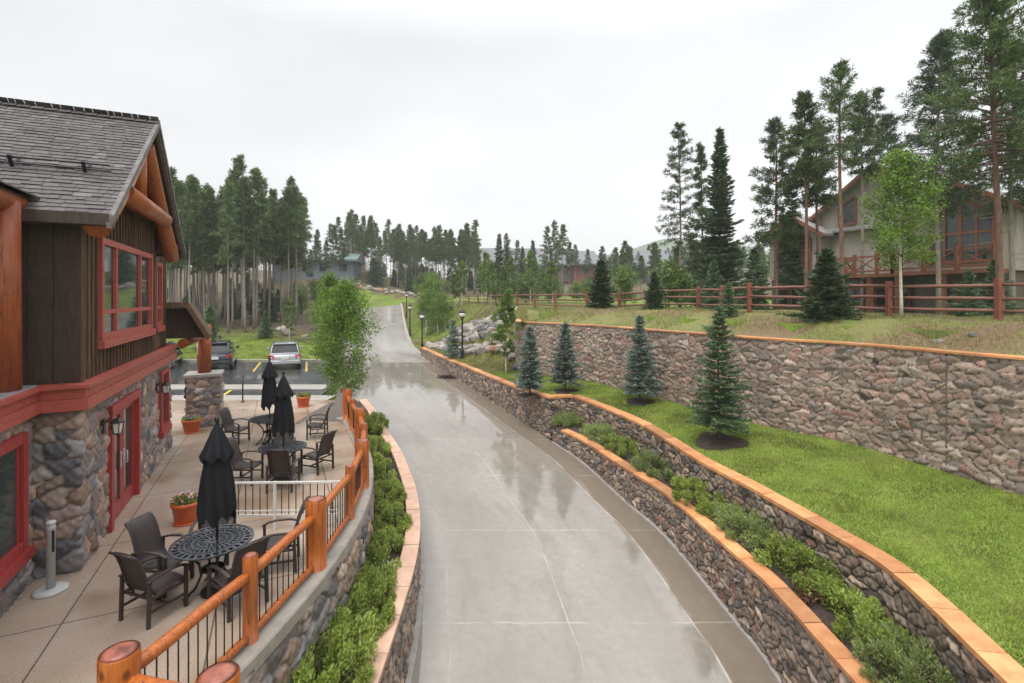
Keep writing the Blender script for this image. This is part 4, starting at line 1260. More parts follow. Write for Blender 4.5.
def make_umbrella(label, loc, rz, group):
    t = thing('closed_parasol', label, 'parasol', loc, rz, group)
    m = MB(); m.tube([(0, 0, .03), (0, 0, 2.36)], .021, 10); m.build('pole', MT['black_metal'], t)
    m = MB(); m.lathe([(.24, 0), (.24, .03), (.20, .06), (.05, .08), (.032, .26)], 24); m.build('base', MT['black_metal'], t)
    m = MB(); m.lathe([(.018, 2.34), (.028, 2.37), (.020, 2.39), (.042, 2.425), (.042, 2.445), (.02, 2.475), (.004, 2.48)], 12); m.build('finial', MT['black_metal'], t)
    # main canopy hangs in eight soft folds
    n, nz = 64, 22; vs = []; fs = []
    for i in range(nz + 1):
        q = i / nz
        z = 2.28 - q * (2.28 - 1.06)
        r = .06 + .165 * q ** .75 + .03 * math.sin(q * 3)
        for k in range(n):
            a = 2 * math.pi * k / n
            f = .34 * (.25 + .75 * q) * (abs(math.sin(4 * a + .5 * math.sin(q * 4))) ** .7 - .45)
            zz = z - (.07 * math.cos(8 * a) + .03 * math.sin(3 * a)) * q ** 6
            sx = .03 * q * math.sin(a * 1 + 2 * q)
            vs.append(((r * (1 + f)) * math.cos(a) + sx, (r * (1 + f)) * math.sin(a), zz))
    for i in range(nz):
        for k in range(n):
            k2 = (k + 1) % n; fs.append((i * n + k, i * n + k2, (i + 1) * n + k2, (i + 1) * n + k))
    m = MB(); m.add(vs, fs, True); m.build('canopy', MT['umbrella'], t)
    vs = []; fs = []
    for i in range(9):
        q = i / 8
        z = 2.36 - q * .46; r = .03 + .20 * q ** .8
        for k in range(n):
            a = 2 * math.pi * k / n
            f = .22 * q * (abs(math.sin(4 * a + .4)) ** .7 - .5)
            vs.append((r * (1 + f) * math.cos(a), r * (1 + f) * math.sin(a), z - .05 * q ** 4 * math.cos(8 * a + .8)))
    for i in range(8):
        for k in range(n):
            k2 = (k + 1) % n; fs.append((i * n + k, i * n + k2, (i + 1) * n + k2, (i + 1) * n + k))
    m = MB(); m.add(vs, fs, True); m.build('vent_flap', MT['umbrella'], t)
    t.scale = (.87, .87, 1)
    return t
um = make_umbrella('closed black parasol standing through the nearest table', (T1[0] + .05, T1[1] + .02, 0), .3, 'closed black parasols on the patio')
for p, rz, lab in ((T2, 1.1, 'closed black parasol standing through the middle table'), (T3, 2.0, 'closed black parasol standing through the farthest table')):
    c = copy_tree(um); c.location = (p[0] + .02, p[1], 0); c.rotation_euler.z = rz; c['label'] = lab

# leaf blades, used by pots, shrubs and trees
def blades(P, D, L, W, rs, flat=.5):
    """rhombic leaves: centres P, directions D, lengths L, widths W -> V, F"""
    n = len(P)
    D = D / (np.linalg.norm(D, axis=1)[:, None] + 1e-9)
    A = rs.normal(size=(n, 3)); A[:, 2] *= flat
    S = np.cross(D, A); S /= np.linalg.norm(S, axis=1)[:, None] + 1e-9
    L = np.broadcast_to(L, n)[:, None]; W = np.broadcast_to(W, n)[:, None]
    V = np.stack([P - D * L * .5, P + S * W * .5, P + D * L * .5, P - S * W * .5], 1).reshape(-1, 3)
    F = np.arange(n * 4).reshape(n, 4)
    return V, F
def leaf_mesh(name, P, D, L, W, rs, mat, flat=.5):
    V, F = blades(np.asarray(P), np.asarray(D), L, W, rs, flat)
    return np_mesh(name, V, F, mat)
def ball_dirs(rs, n):
    d = rs.normal(size=(n, 3)); return d / np.linalg.norm(d, axis=1)[:, None]

def flower_pot(label, loc, r, flower, seed):
    t = thing('flower_pot', label, 'flower pot', loc, 0, 'terracotta pots on the patio')
    m = MB(); m.lathe([(r * .72, 0), (r * .76, .02), (r * .98, .33), (r * 1.07, .335), (r * 1.08, .40), (r * .98, .40), (r * .95, .35), (.02, .35)], 28); m.build('pot', MT['terracotta'], t)
    m = MB(); m.lathe([(r * .86, .0), (r * .9, .03), (r * .8, .03), (.03, .012)], 24); m.build('saucer', MT['terracotta'], t)
    m = MB(); m.lathe([(r * .93, .345), (.5 * r, .375), (.02, .38)], 20); m.build('soil', MT['soil'], t)
    rs = np.random.RandomState(seed); n = 420
    an = rs.rand(n) * 6.28; rr = np.sqrt(rs.rand(n)) * r
    P = np.stack([rr * np.cos(an), rr * np.sin(an), .40 + rs.rand(n) * .13 * (1 - (rr / r) ** 2 * .5)], 1)
    link_mesh('leaves', leaf_mesh('leaves', P, ball_dirs(rs, n) + np.array([0, 0, .6]), .07, .035, rs, MT['shrub_leaves']), t)
    n = 46; an = rs.rand(n) * 6.28; rr = np.sqrt(rs.rand(n)) * r * 1.05
    C = np.stack([rr * np.cos(an), rr * np.sin(an), .50 + rs.rand(n) * .07 - .06 * (rr / r)], 1)
    P = np.repeat(C, 5, 0) + rs.normal(size=(n * 5, 3)) * .010
    link_mesh('flowers', leaf_mesh('flowers', P, ball_dirs(rs, n * 5) * np.array([1, 1, .4]), .04, .032, rs, MT[flower], 2), t)
    return t
flower_pot('terracotta pot of pale pink and white flowers near the red double door', (-6.06, 9.3, 0), .235, 'petal_mix', 1)
flower_pot('terracotta pot of purple flowers in front of the stone porch pier', (-10.0, 15.6, 0), .26, 'petal_purple', 2)
flower_pot('terracotta pot of low greenery at the edge of the gravel bed', (-8.05, 19.3, 0), .25, 'rust_leaves', 3)

# smokers' post: grey tube on a round foot
t = thing('ash_receptacle', 'grey metal ash post on a round foot by the stone corner', 'ash post', (-6.55, 7.1, 0))
m = MB(); m.lathe([(.20, 0), (.20, .025), (.17, .045), (.05, .05)], 32); m.build('foot', MT['grey_metal'], t)
m = MB(); m.lathe([(.052, .045), (.052, .88), (.056, .885), (.056, .93), (.05, .95)], 20); m.build('tube', MT['grey_metal'], t)
m = MB(); m.lathe([(.060, .95), (.060, .985), (.045, 1.0), (.01, 1.005)], 20); m.build('cap', MT['grey_metal'], t)
m = MB(); m.box((.052, -.02, .72), (.012, .03, .30), ((.8, -.6, 0), (.6, .8, 0), (0, 0, 1))); m.build('latch', MT['black_metal'], t)

# low pale picket panel across the patio
t = thing('picket_panel', 'low pale metal picket panel across the patio behind the nearest parasol', 'railing', (-4.6, 8.95, 0))
L = 2.9; ang = math.atan2(.12, 2.9); t.rotation_euler.z = 0.03
m = MB(); m.bar((-.85, 0, .86), (1.5, 0, .86), .04, .035); m.build('top_rail', MT['white_rail'], t)
m = MB(); m.bar((-.85, 0, .28), (1.5, 0, .28), .035, .03); m.bar((-.85, 0, .36), (1.5, 0, .36), .022, .02); m.build('bottom_rail', MT['white_rail'], t)
m = MB()
for k in range(19):
    x = -.80 + k * .127
    m.bar((x, 0, .28), (x, 0, .85), .014, .014)
m.build('pickets', MT['chair_frame'], t)
for x in (-.85, .35, 1.5):
    m = MB(); m.bar((x, 0, 0), (x, 0, .88), .045, .045); m.build('post', MT['white_rail'], t)

t = thing('sign_post', 'thin black post standing at the far edge of the patio', 'post', (-10.85, 20.15, 0))
m = MB(); m.lathe([(.09, 0), (.09, .015), (.03, .025)], 16); m.build('foot', MT['black_metal'], t)
m = MB(); m.tube([(0, 0, .02), (0, 0, 1.05)], .028, 10); m.lathe([(.035, 1.05), (.035, 1.07), (.01, 1.09)], 12); m.build('shaft', MT['black_metal'], t)

# ------------------------------------------------------------------ cars
def make_car(name, label, loc, rz, paint, W=1.82, Lc=4.6, H=1.62, wagon=False):
    """nose towards +y, tail towards -y; local z=0 at the tyres"""
    t = thing(name, label, 'car', loc, rz)
    def loft(sections, mat, nm, parent):
        vs = []; fs = []; k = len(sections[0])
        for s in sections: vs += s
        for i in range(len(sections) - 1):
            for j in range(k - 1): fs.append((i * k + j, i * k + j + 1, (i + 1) * k + j + 1, (i + 1) * k + j))
        fs.append(tuple(reversed(range(k)))); fs.append(tuple((len(sections) - 1) * k + j for j in range(k)))
        m = MB(); m.add(vs, fs, True); o = m.build(nm, mat, parent); return o
    def sec(y, hw, zb, zt, rnd_=.10, tuck=.06):
        pts = [(-hw + tuck, zb), (-hw, zb + .12), (-hw, (zb + zt) / 2), (-hw + .02, zt - rnd_), (-hw + rnd_ * 1.1, zt), (hw - rnd_ * 1.1, zt), (hw - .02, zt - rnd_), (hw, (zb + zt) / 2), (hw, zb + .12), (hw - tuck, zb)]
        return [(x, y, z) for x, z in pts]
    h2 = W / 2; y0 = -Lc / 2; bl = .98 if not wagon else .92
    S = [sec(y0, h2 * .86, .42, bl - .12), sec(y0 + .06, h2 * .95, .32, bl - .03), sec(y0 + .35, h2, .28, bl), sec(-.2, h2, .26, bl + .01), sec(1.1, h2, .26, bl - .03), sec(y0 + Lc - .55, h2 * .97, .28, bl - .18), sec(y0 + Lc - .1, h2 * .86, .33, bl - .30), sec(y0 + Lc, h2 * .74, .42, bl - .42)]
    loft(S, paint, 'body', t)
    zr_ = H
    G = [sec(y0 + .10, h2 * .88, bl - .06, bl + .06, .05, .0), sec(y0 + (.42 if not wagon else .38), h2 * .80, bl - .05, zr_ - .06, .10, 0), sec(y0 + .75, h2 * .79, bl - .05, zr_, .12, 0), sec(.1, h2 * .79, bl - .05, zr_ + .01, .12, 0), sec(.62, h2 * .80, bl - .05, zr_ - .10, .12, 0), sec(1.28, h2 * .86, bl - .08, bl + .02, .05, 0)]
    loft(G, paint, 'cabin', t)
    # rear window, a slab lying on the sloping tailgate
    a = Vector((0, y0 + .12, bl + .10)); b = Vector((0, y0 + (.40 if not wagon else .36), zr_ - .13))
    up = (b - a).normalized(); nrm = Vector((1, 0, 0)).cross(up); nrm = -nrm if nrm.y > 0 else nrm
    m = MB(); w0, w1 = h2 * .80, h2 * .70
    q = [a + Vector((-w0, 0, 0)), a + Vector((w0, 0, 0)), b + Vector((w1, 0, 0)), b + Vector((-w1, 0, 0))]
    m.poly([p + nrm * .012 for p in q], nrm * .02); m.build('rear_window', MT['car_glass'], t)
    for s in (-1, 1):
        m = MB(); xs = s * (h2 * .825)
        q = [(xs * 1.045, y0 + .55, bl + .06), (xs * 1.045, 1.05, bl + .06), (xs * .985, .55, zr_ - .16), (xs * .97, y0 + .72, zr_ - .14)]
        m.poly(q, (s * .02, 0, 0)); m.build('side_window', MT['car_glass'], t)
        m = MB()
        q = [(s * h2 * .60, y0 + .01, bl - .06), (s * h2 * .97, y0 + .07, bl - .02), (s * h2 * .93, y0 + .09, bl - .27), (s * h2 * .66, y0 - .0, bl - .22)]
        m.poly(q, (0, -.035, 0)); m.add([(s * h2 * .96, y0 + .03, bl - .03), (s * (h2 + .006), y0 + .32, bl - .05), (s * (h2 + .006), y0 + .25, bl - .2), (s * h2 * .95, y0 + .04, bl - .25)], [(0, 1, 2, 3)])
        m.build('tail_light', MT['tail_red'], t)
        m = MB(); m.bar((s * (h2 - .02), .95, bl + .10), (s * (h2 + .17), .92, bl + .13), .10, .15); m.build('door_mirror', paint, t, .02)
        for y in (y0 + .86, y0 + Lc - .92):
            w = MB(); w.tube([(s * (h2 - .21), y, .33), (s * (h2 - .01), y, .33)], .33, 24); wo = w.build('wheel', MT['tyre'], t)
            w = MB(); w.tube([(s * (h2 - .03), y, .33), (s * (h2 + .004), y, .33)], .21, 18); w.build('rim', MT['rim'], wo)
    m = MB(); m.box((0, y0 - .0, .46), (W * .90, .12, .22)); m.build('bumper', MT['car_trim'] if not wagon else paint, t, .04)
    m = MB(); m.box((0, y0 - .03, bl - .22), (.42, .06, .16)); m.build('number_plate', MT['plate'], t)
    m = MB()
    for s in (-1, 1): m.tube([(s * h2 * .66, y0 + .75, zr_ + .03), (s * h2 * .66, .25, zr_ + .035)], .02, 6)
    m.build('roof_rail', MT['car_trim'], t)
    m = MB(); m.box((0, y0 + .36, zr_ - .03), (h2 * 1.45, .22, .04)); m.build('spoiler', paint, t, .01)
    return t
make_car('dark_suv', 'dark blue sport utility car parked nose-in beyond the porch', (-18.2, 31.0, -.03), .44, MT['car_dark'])
make_car('silver_wagon', 'silver station wagon parked nose-in facing the lawn', (-14.3, 31.5, -.03), .42, MT['car_silver'], H=1.55, wagon=True)
make_car('dark_sedan', 'dark car mostly hidden behind the porch column', (-21.9, 31.2, -.03), .42, MT['car_dark'], H=1.5, wagon=True)

# small white board fixed to a stake by the lot
t = thing('lot_sign', 'small pale sign board above the dark parked car', 'sign', (-21.2, 33.7, -.03))
m = MB(); m.tube([(0, 0, 0), (0, 0, 1.3)], .03, 8); m.build('stake', MT['grey_metal'], t)
m = MB(); m.box((0, -.04, 1.42), (.5, .03, .22)); m.build('board', MT['plate'], t)

# ------------------------------------------------------------------ street lamps
def make_lamp(label, loc, group):
    t = thing('street_lamp', label, 'street lamp', loc, 0, group)
    m = MB(); m.lathe([(.15, 0), (.15, .12), (.11, .2), (.10, .55), (.12, .6), (.075, .68)], 16); m.build('base', MT['black_metal'], t)
    m = MB(); m.lathe([(.062, .6), (.05, 2.55), (.075, 2.6), (.05, 2.66)], 14); m.build('pole', MT['black_metal'], t)
    m = MB(); m.lathe([(.06, 2.66), (.17, 2.72), (.17, 2.76), (.05, 2.78)], 16); m.build('lantern_cup', MT['black_metal'], t)
    m = MB(); m.lathe([(.21, 3.02), (.20, 3.08), (.10, 3.22), (.04, 3.26), (.03, 3.34), (.004, 3.38)], 16); m.build('lantern_roof', MT['black_metal'], t)
    m = MB(); m.lathe([(.14, 2.765), (.19, 2.86), (.20, 3.02)], 16); m.build('glass', MT['white_lamp'], t)
    return t
LMP = [(-3.22, 32.4, 'black lantern street lamp nearest, on the bank above the stone wall'), (-7.55, 42.0, 'black lantern street lamp at the far end of the stone wall'), (-10.25, 50.2, 'black lantern street lamp third along the road edge'), (-13.4, 63.5, 'black lantern street lamp farthest up the road')]
lp = None
for x, y, lab in LMP:
    z = float(bank_z(x, y)) if y < 45 else float(ground_z(x, y))
    if lp is None: lp = make_lamp(lab, (x, y, z - .03), 'lantern lamps along the road')
    else:
        c = copy_tree(lp); c.location = (x, y, z - .03); c['label'] = lab
# ------------------------------------------------------------------ chalet behind the fence
CO = (20.0, 34.0); CU = (.456, -.89); CN = (-.89, -.456)
def CP(s, o, z): return (CO[0] + CU[0] * s + CN[0] * o, CO[1] + CU[1] * s + CN[1] * o, z)
CAX = ((CU[0], CU[1], 0), (CN[0], CN[1], 0), (0, 0, 1))
chal = thing('chalet', 'grey-sided chalet with red-brown trim, gables and a timber deck behind the fence', 'house', CP(4.5, -3, 3.4))
def cbox(mb, s0, s1, o0, o1, z0, z1): return mb.box(CP((s0 + s1) / 2, (o0 + o1) / 2, (z0 + z1) / 2), (abs(s1 - s0), abs(o1 - o0), z1 - z0), CAX)
def cl(mb, name, mat, bevel=0): return place_world(mb.build(name, MT[mat], None, bevel), chal)
def cgable(mb, s, half, o0, o1, z0, ze, za):
    fr = [CP(s - half, o0, z0), CP(s + half, o0, z0), CP(s + half, o0, ze), CP(s, o0, za), CP(s - half, o0, ze)]
    mb.poly([Vector(p) for p in fr], Vector((CN[0], CN[1], 0)) * (o1 - o0))
GAB = [(0.0, 1.75, 1.3, 8.55, 9.72, 'a'), (4.6, 4.3, .25, 9.1, 12.2, 'b'), (9.0, 2.1, 1.6, 8.7, 10.0, 'c')]
mb = MB()
cbox(mb, -2.2, 13.5, -7, 0, 5.45, 8.5)
for s, h, o, ze, za, _ in GAB: cgable(mb, s, h, -3 if _ != 'b' else -5, o, 5.5, ze - .1, za - .1)
for k in range(75):
    s = -2.1 + k * .21
    cbox(mb, s - .02, s + .02, 0, .03, 5.5, 8.45)
for s, h, o, ze, za, _ in GAB:
    for k in range(int(2 * h / .21)):
        q = s - h + .1 + k * .21
        cbox(mb, q - .02, q + .02, o, o + .03, 5.5 if _ != 'b' else 8.3, ze - .12 + (za - ze) * (1 - abs(q - s) / h))
cl(mb, 'siding', 'chalet_siding')
mb = MB(); cbox(mb, -2.1, 13.4, -7, .0, 3.0, 5.4); cbox(mb, -1.7, 1.7, -.1, 1.2, 3.0, 5.45); cbox(mb, 7.0, 11.0, -.1, 1.5, 3.0, 5.45); cl(mb, 'base_wall', 'far_wall')
for s, h, o, ze, za, nm in GAB:
    mb = MB(); ov = .55; k = (za - ze) / h
    for sg in (-1, 1):
        q = [CP(s, o + ov, za + .05), CP(s + sg * (h + .45), o + ov, ze - .45 * k + .05), CP(s + sg * (h + .45), o + ov, ze - .45 * k - .12), CP(s, o + ov, za - .12)]
        mb.poly([Vector(p) for p in q], Vector((CN[0], CN[1], 0)) * (-ov - o - (4 if nm != 'b' else 6)))
    r_ = cl(mb, 'roof', 'chalet_roof')
    mb = MB()
    for sg in (-1, 1):
        q = [CP(s, o + ov, za + .07), CP(s + sg * (h + .5), o + ov, ze - .5 * k + .07), CP(s + sg * (h + .5), o + ov, ze - .5 * k - .2), CP(s, o + ov, za - .2)]
        mb.poly([Vector(p) for p in q], Vector((CN[0], CN[1], 0)) * .08)
    cl(mb, 'rake_board', 'chalet_trim')
mb = MB()
q = [CP(10.6, 1.2, 8.2), CP(15, 1.2, 8.2), CP(15, -5, 12.2), CP(10.6, -5, 12.2)]
mb.poly([Vector(p) for p in q], (0, 0, .18)); cl(mb, 'roof', 'chalet_roof')
mb = MB(); q = [CP(-2.6, .7, 8.35), CP(10.6, .7, 8.35), CP(10.6, -.3, 8.8), CP(-2.6, -.3, 8.8)]
mb.poly([Vector(p) for p in q], (0, 0, .14)); cl(mb, 'eave_roof', 'chalet_roof')
def cwin(s0, s1, z0, z1, o, top=None, mull=1, rail=True):
    """window with a frame; top = (left z, right z) makes a raked head"""
    zl, zr2 = top or (z1, z1)
    mb = MB(); fw = .12
    cbox(mb, s0 - fw, s0, o, o + .09, z0 - fw, zl); cbox(mb, s1, s1 + fw, o, o + .09, z0 - fw, zr2)
    cbox(mb, s0, s1, o, o + .085, z0 - fw, z0)
    mb.bar(CP(s0, o + .045, zl + .05), CP(s1, o + .045, zr2 + .05), .09, .13)
    for k in range(1, mull + 1):
        q = s0 + (s1 - s0) * k / (mull + 1); cbox(mb, q - .04, q + .04, o, o + .08, z0, min(zl, zr2) + abs(zr2 - zl) * (k / (mull + 1) if zr2 > zl else 1 - k / (mull + 1)))
    if rail: cbox(mb, s0, s1, o, o + .075, z0 + (min(zl, zr2) - z0) * .62, z0 + (min(zl, zr2) - z0) * .62 + .12)
    w = cl(mb, 'window', 'chalet_trim')
    g = MB(); g.poly([Vector(CP(s0, o + .01, z0)), Vector(CP(s1, o + .01, z0)), Vector(CP(s1, o + .01, zr2)), Vector(CP(s0, o + .01, zl))], Vector((CN[0], CN[1], 0)) * .02)
    g.build('glass', MT['window_glass'], w)
cwin(-1.05, 0, 6.0, 8.2, 1.34, (8.1, 8.9)); cwin(.14, 1.1, 6.0, 8.2, 1.34, (8.9, 8.1))
cwin(2.4, 3.25, 8.9, 10.3, .29, (9.9, 10.4), 0, False)
cwin(7.75, 8.95, 6.1, 8.4, 1.64, (8.2, 9.2)); cwin(9.05, 10.25, 6.1, 8.4, 1.64, (9.2, 8.2))
cwin(4.2, 5.4, 5.75, 7.75, .04); cwin(2.4, 3.1, 6.1, 7.7, .04, None, 0)
for a, b, o in ((-1.2, 1.1, 1.22), (2.3, 3.5, .02), (4.4, 6.0, .02), (8.2, 10.2, 1.52)): cwin(a, b, 3.8, 4.75, o, None, 2, False)
mb = MB(); cbox(mb, 3.2, 8.2, .0, 2.4, 5.38, 5.58); cbox(mb, 6.7, 10.8, 1.6, 3.2, 5.38, 5.58); cl(mb, 'deck', 'chalet_trim')
mb = MB()
for (a, b) in (((3.2, 2.35), (6.7, 2.35)), ((6.7, 3.15), (10.8, 3.15)), ((6.7, 2.35), (6.7, 3.15)), ((3.2, .1), (3.2, 2.35))):
    A = CP(a[0], a[1], 0); B = CP(b[0], b[1], 0)
    for z in (5.72, 6.55): mb.bar((A[0], A[1], z), (B[0], B[1], z), .09, .10)
    n = max(1, int(math.dist(A, B) / 1.1))
    for k in range(n + 1):
        x = A[0] + (B[0] - A[0]) * k / n; y = A[1] + (B[1] - A[1]) * k / n
        mb.bar((x, y, 5.5), (x, y, 6.72), .14, .14)
        if k < n:
            x2 = A[0] + (B[0] - A[0]) * (k + 1) / n; y2 = A[1] + (B[1] - A[1]) * (k + 1) / n
            mb.bar((x, y, 5.74), (x2, y2, 6.52), .07, .05); mb.bar((x, y, 6.52), (x2, y2, 5.74), .07, .05)
cl(mb, 'deck_railing', 'chalet_trim')
for s, o in ((3.3, 2.2), (5.1, 2.2), (6.9, 3.0), (8.8, 3.0), (10.7, 3.0)):
    mb = MB(); p = CP(s, o, 0); mb.bar((p[0], p[1], 3.2), (p[0], p[1], 5.4), .24, .24); cl(mb, 'deck_post', 'chalet_trim')

# ------------------------------------------------------------------ buildings in the distance
def far_building(name, label, loc, rz, blocks, wallm, roofm, win_rows, brick=None):
    """blocks: (x0, x1, depth, z_eave, z_ridge)"""
    t = thing(name, label, 'building', loc, rz)
    for (x0, x1, y0, dp, ze, zr_, wm) in blocks:
        m = MB(); m.box(((x0 + x1) / 2, y0 + dp / 2, ze / 2 - 1), (x1 - x0, dp, ze + 2)); wl = m.build('wall', MT[wm], t)
        m = MB(); o = .8
        q = [(x0 - o, y0 - o, ze - .1), (x0 - o, y0 + dp / 2, zr_), (x0 - o, y0 + dp + o, ze - .1), (x0 - o, y0 + dp + o, ze - .45), (x0 - o, y0 - o, ze - .45)]
        m.poly(q, (x1 - x0 + 2 * o, 0, 0)); m.build('roof', MT[roofm], t)
        n = max(1, int((x1 - x0) / 3.2))
        for zz in win_rows:
            if zz + 1.5 > ze: continue
            for k in range(n):
                x = x0 + (k + .5) * (x1 - x0) / n
                f = MB(); f.box((x, y0 - .03, zz + .7), (1.5, .10, 1.6)); w = f.build('window', MT['far_roof'], t)
                f = MB(); f.box((x, y0 - .07, zz + .7), (1.25, .08, 1.35)); f.build('pane', MT['window_glass'], w)
    return t
far_building('distant_lodge', 'long brown lodge with grey roofs and a brick wing far behind the fence', (9, 118, 6.5), .05,
             [(-18, 6, 4, 12, 6.2, 10.6, 'far_wall'), (5.5, 11, -1, 14, 6.0, 9.6, 'far_brick'), (10.5, 30, 5, 12, 5.6, 9.2, 'far_wall'), (24, 34, 1, 12, 5.6, 9.9, 'far_wall')], 'far_wall', 'far_roof', (.6, 3.6))
far_building('hillside_house', 'blue-grey house with green roof seen between the pine stands', (-32, 93, 8.7), .12,
             [(-12, 2.4, 0, 8, 2.9, 4.3, 'blue_wall')], 'blue_wall', 'green_roof', (.6,))
far_building('tan_house', 'small tan house above the blue-grey house on the hill', (-36.5, 112, 13.0), .0, [(-1.6, 1.9, 0, 6, 2.6, 3.9, 'tan_wall')], 'tan_wall', 'far_roof', (.4,))

# ------------------------------------------------------------------ split-rail fence
fence = thing('rail_fence', 'long red-brown split-rail fence along the top of the terrace', 'fence', (9.3, 19.5, 3.5))
FP_ = [(14.9, 11.3), (13.35, 13.7), (12.06, 16.0), (10.7, 17.85), (9.3, 19.6), (9.22, 22.0), (9.1, 24.4), (7.65, 26.2), (6.0, 28.0), (4.5, 30.0), (2.8, 32.2), (1.6, 35.5), (.4, 39.2), (-.6, 43.0), (-1.5, 47.5), (-2.6, 53), (-4.0, 59), (-5.6, 65), (-7.4, 71)]
fz = [float(terr_z(np.array(x), np.array(y))) if y < 28 else float(plateau(y)) - .05 for x, y in FP_]
for (x, y), z in zip(FP_, fz):
    m = MB(); h = 1.17 * rnd.uniform(.97, 1.04)
    m.bar((x, y, z - .25), (x + rnd.uniform(-.02, .02), y, z + h), .15, .15, (0, 1, 0)); place_world(m.build('post', MT['fence_red'], None, .012), fence)
for i in range(len(FP_) - 1):
    a, b = FP_[i], FP_[i + 1]
    for hh in (.28, .62, .98):
        m = MB()
        A = Vector((a[0], a[1], fz[i] + hh + rnd.uniform(-.03, .03))); B = Vector((b[0], b[1], fz[i + 1] + hh + rnd.uniform(-.03, .03)))
        pts = [A.lerp(B, q) + Vector((0, 0, rnd.uniform(-.012, .012))) for q in (0, .3, .65, 1)]
        m.tube(pts, [.042, .055, .052, .04], 7); place_world(m.build('rail', MT['fence_rail']), fence)

# ------------------------------------------------------------------ boulders
def boulder_mesh(name, seed, mat):
    import bmesh
    bm = bmesh.new(); bmesh.ops.create_icosphere(bm, subdivisions=3, radius=1)
    rs = np.random.RandomState(seed)
    pl = ball_dirs(rs, 13); off = rs.uniform(.62, .95, 13)
    for v in bm.verts:
        p = np.array(v.co)
        for n_, o_ in zip(pl, off):
            d = p @ n_ - o_
            if d > 0: p = p - n_ * d * .9
        p = p + .03 * np.sin(p[[1, 2, 0]] * 9 + seed)
        v.co = p * np.array([1, .8, .7])
    me = bpy.data.meshes.new(name); bm.to_mesh(me); bm.free(); set_mat(me, mat)
    return me
BOU = [boulder_mesh('boulder', k, MT[m]) for k, m in enumerate(['boulder', 'boulder_pale', 'boulder', 'boulder_pale', 'boulder_dark', 'boulder', 'boulder_pale', 'boulder_rust'])]
def put_boulder(x, y, z, s, k, label, group=None, rz=None):
    o = link_mesh('boulder', BOU[k]); o.location = (x, y, z); o.scale = (s * rnd.uniform(.85, 1.25), s, s * rnd.uniform(.8, 1.1)); o.rotation_euler = (rnd.uniform(-.3, .3), rnd.uniform(-.3, .3), rnd.uniform(0, 6) if rz is None else rz)
    return tag(o, label, 'boulder', group)
def on_bank(r, y): 
    x = float(xW2(y) + r * (crest(y) - xW2(y))); return x, float(bank_z(x, y))
LOW = interp([(26.9, .93), (28.5, .74), (30, .6), (33, .40), (37, .22), (41.5, .14)]); UPP = interp([(32, .80), (34, .66), (37, .54), (40, .46), (44, .36)])
first_rust = True
for row, (f_, dr_, y0, y1) in enumerate(((LOW, .0, 27.2, 41.5), (LOW, .09, 28.0, 42.5), (UPP, 0, 32.5, 43.5), (UPP, .09, 32.3, 44.0), (UPP, .18, 32.6, 44.5), (UPP, .27, 33.4, 44.0))):
    y = y0
    while y < y1:
        x, z = on_bank(float(f_(y)) + dr_ + rnd.uniform(-.03, .03), y)
        k = rnd.choice((0, 1, 2, 3, 5, 6, 0, 1, 3, 4))
        s = rnd.uniform(.34, .56)
        if row == 0 and y > 30.0 and first_rust: k = 7; first_rust = False
        lab, grp = ('grey boulder in the lower rock row behind the lamps', 'boulders in the lower rock row') if row < 2 else ('grey boulder stacked in the upper rock bank below the fence', 'boulders in the upper rock bank')
        if k == 7: lab, grp = 'rust-orange boulder in the lower rock row', None
        put_boulder(x, y, z + s * .18, s, k, lab, grp)
        y += s * rnd.uniform(1.4, 1.95)
def gz(x, y): return float(ground_z(np.array(x), np.array(y)))
put_boulder(-20.9, 46.5, gz(-20.9, 46.5) + .3, .95, 3, 'large pale boulder on the lawn behind the silver wagon')
put_boulder(-19.2, 46.5, gz(-19.2, 46.5) + .12, .55, 5, 'smaller boulder right of the large pale one on the lawn')
put_boulder(-22.0, 47.6, gz(-22, 47.6) + .12, .6, 1, 'low boulder just behind the large pale one on the lawn')
for k in range(26):
    x = -33 + k * .72 + rnd.uniform(-.2, .2); y = 92.5 + rnd.uniform(-.8, .8)
    put_boulder(x, y, gz(x, y) + .1, rnd.uniform(.5, .8), rnd.choice((0, 1, 3, 7, 2)), 'boulder in the low rock berm at the top of the road', 'boulders at the top of the road')
for k in range(5):
    x, y = ((9.6, 13.9), (10.9, 12.8), (12.2, 9.9), (7.4, 17.6), (11.6, 12.6))[k]
    put_boulder(x, y, float(terr_z(np.array(x), np.array(y))) + .02, .13, k % 4, 'small stone lying in the straw on the terrace', 'small stones on the terrace')
# dark clump of wet debris where the wall meets the road
t = link_mesh('leaf_pile', leaf_mesh('leaf_pile', np.random.RandomState(2).normal(size=(500, 3)) * np.array([.28, .16, .05]) + np.array([0, 0, .06]), ball_dirs(np.random.RandomState(3), 500) * np.array([1, 1, .4]), .12, .06, np.random.RandomState(4), MT['soil']))
t.location = (-4.0, 31.0, zr(31.0) + .01); tag(t, 'dark wet clump of leaves on the road against the stone wall', 'leaf pile', None, 'stuff')

# ------------------------------------------------------------------ plants: generators
GOLD = 2.39996
def trunk_mb(H, r0, r1, seed, lean=0.0, n=9):
    rr = random.Random(seed); m = MB(); pts = []; rs_ = []
    ph = rr.uniform(0, 6)
    for k in range(10):
        q = k / 9
        pts.append((lean * q * H + .012 * H * math.sin(q * 4 + ph) * q, .010 * H * math.sin(q * 3 + ph * 2) * q, q * H - (.1 if k == 0 else 0)))
        rs_.append((r0 * (1 - q) + r1 * q) * (1.25 if k == 0 else 1))
    m.tube(pts, rs_, n)
    P = np.array(pts)
    return m, (lambda z: (float(np.interp(z, P[:, 2], P[:, 0])), float(np.interp(z, P[:, 2], P[:, 1]))))

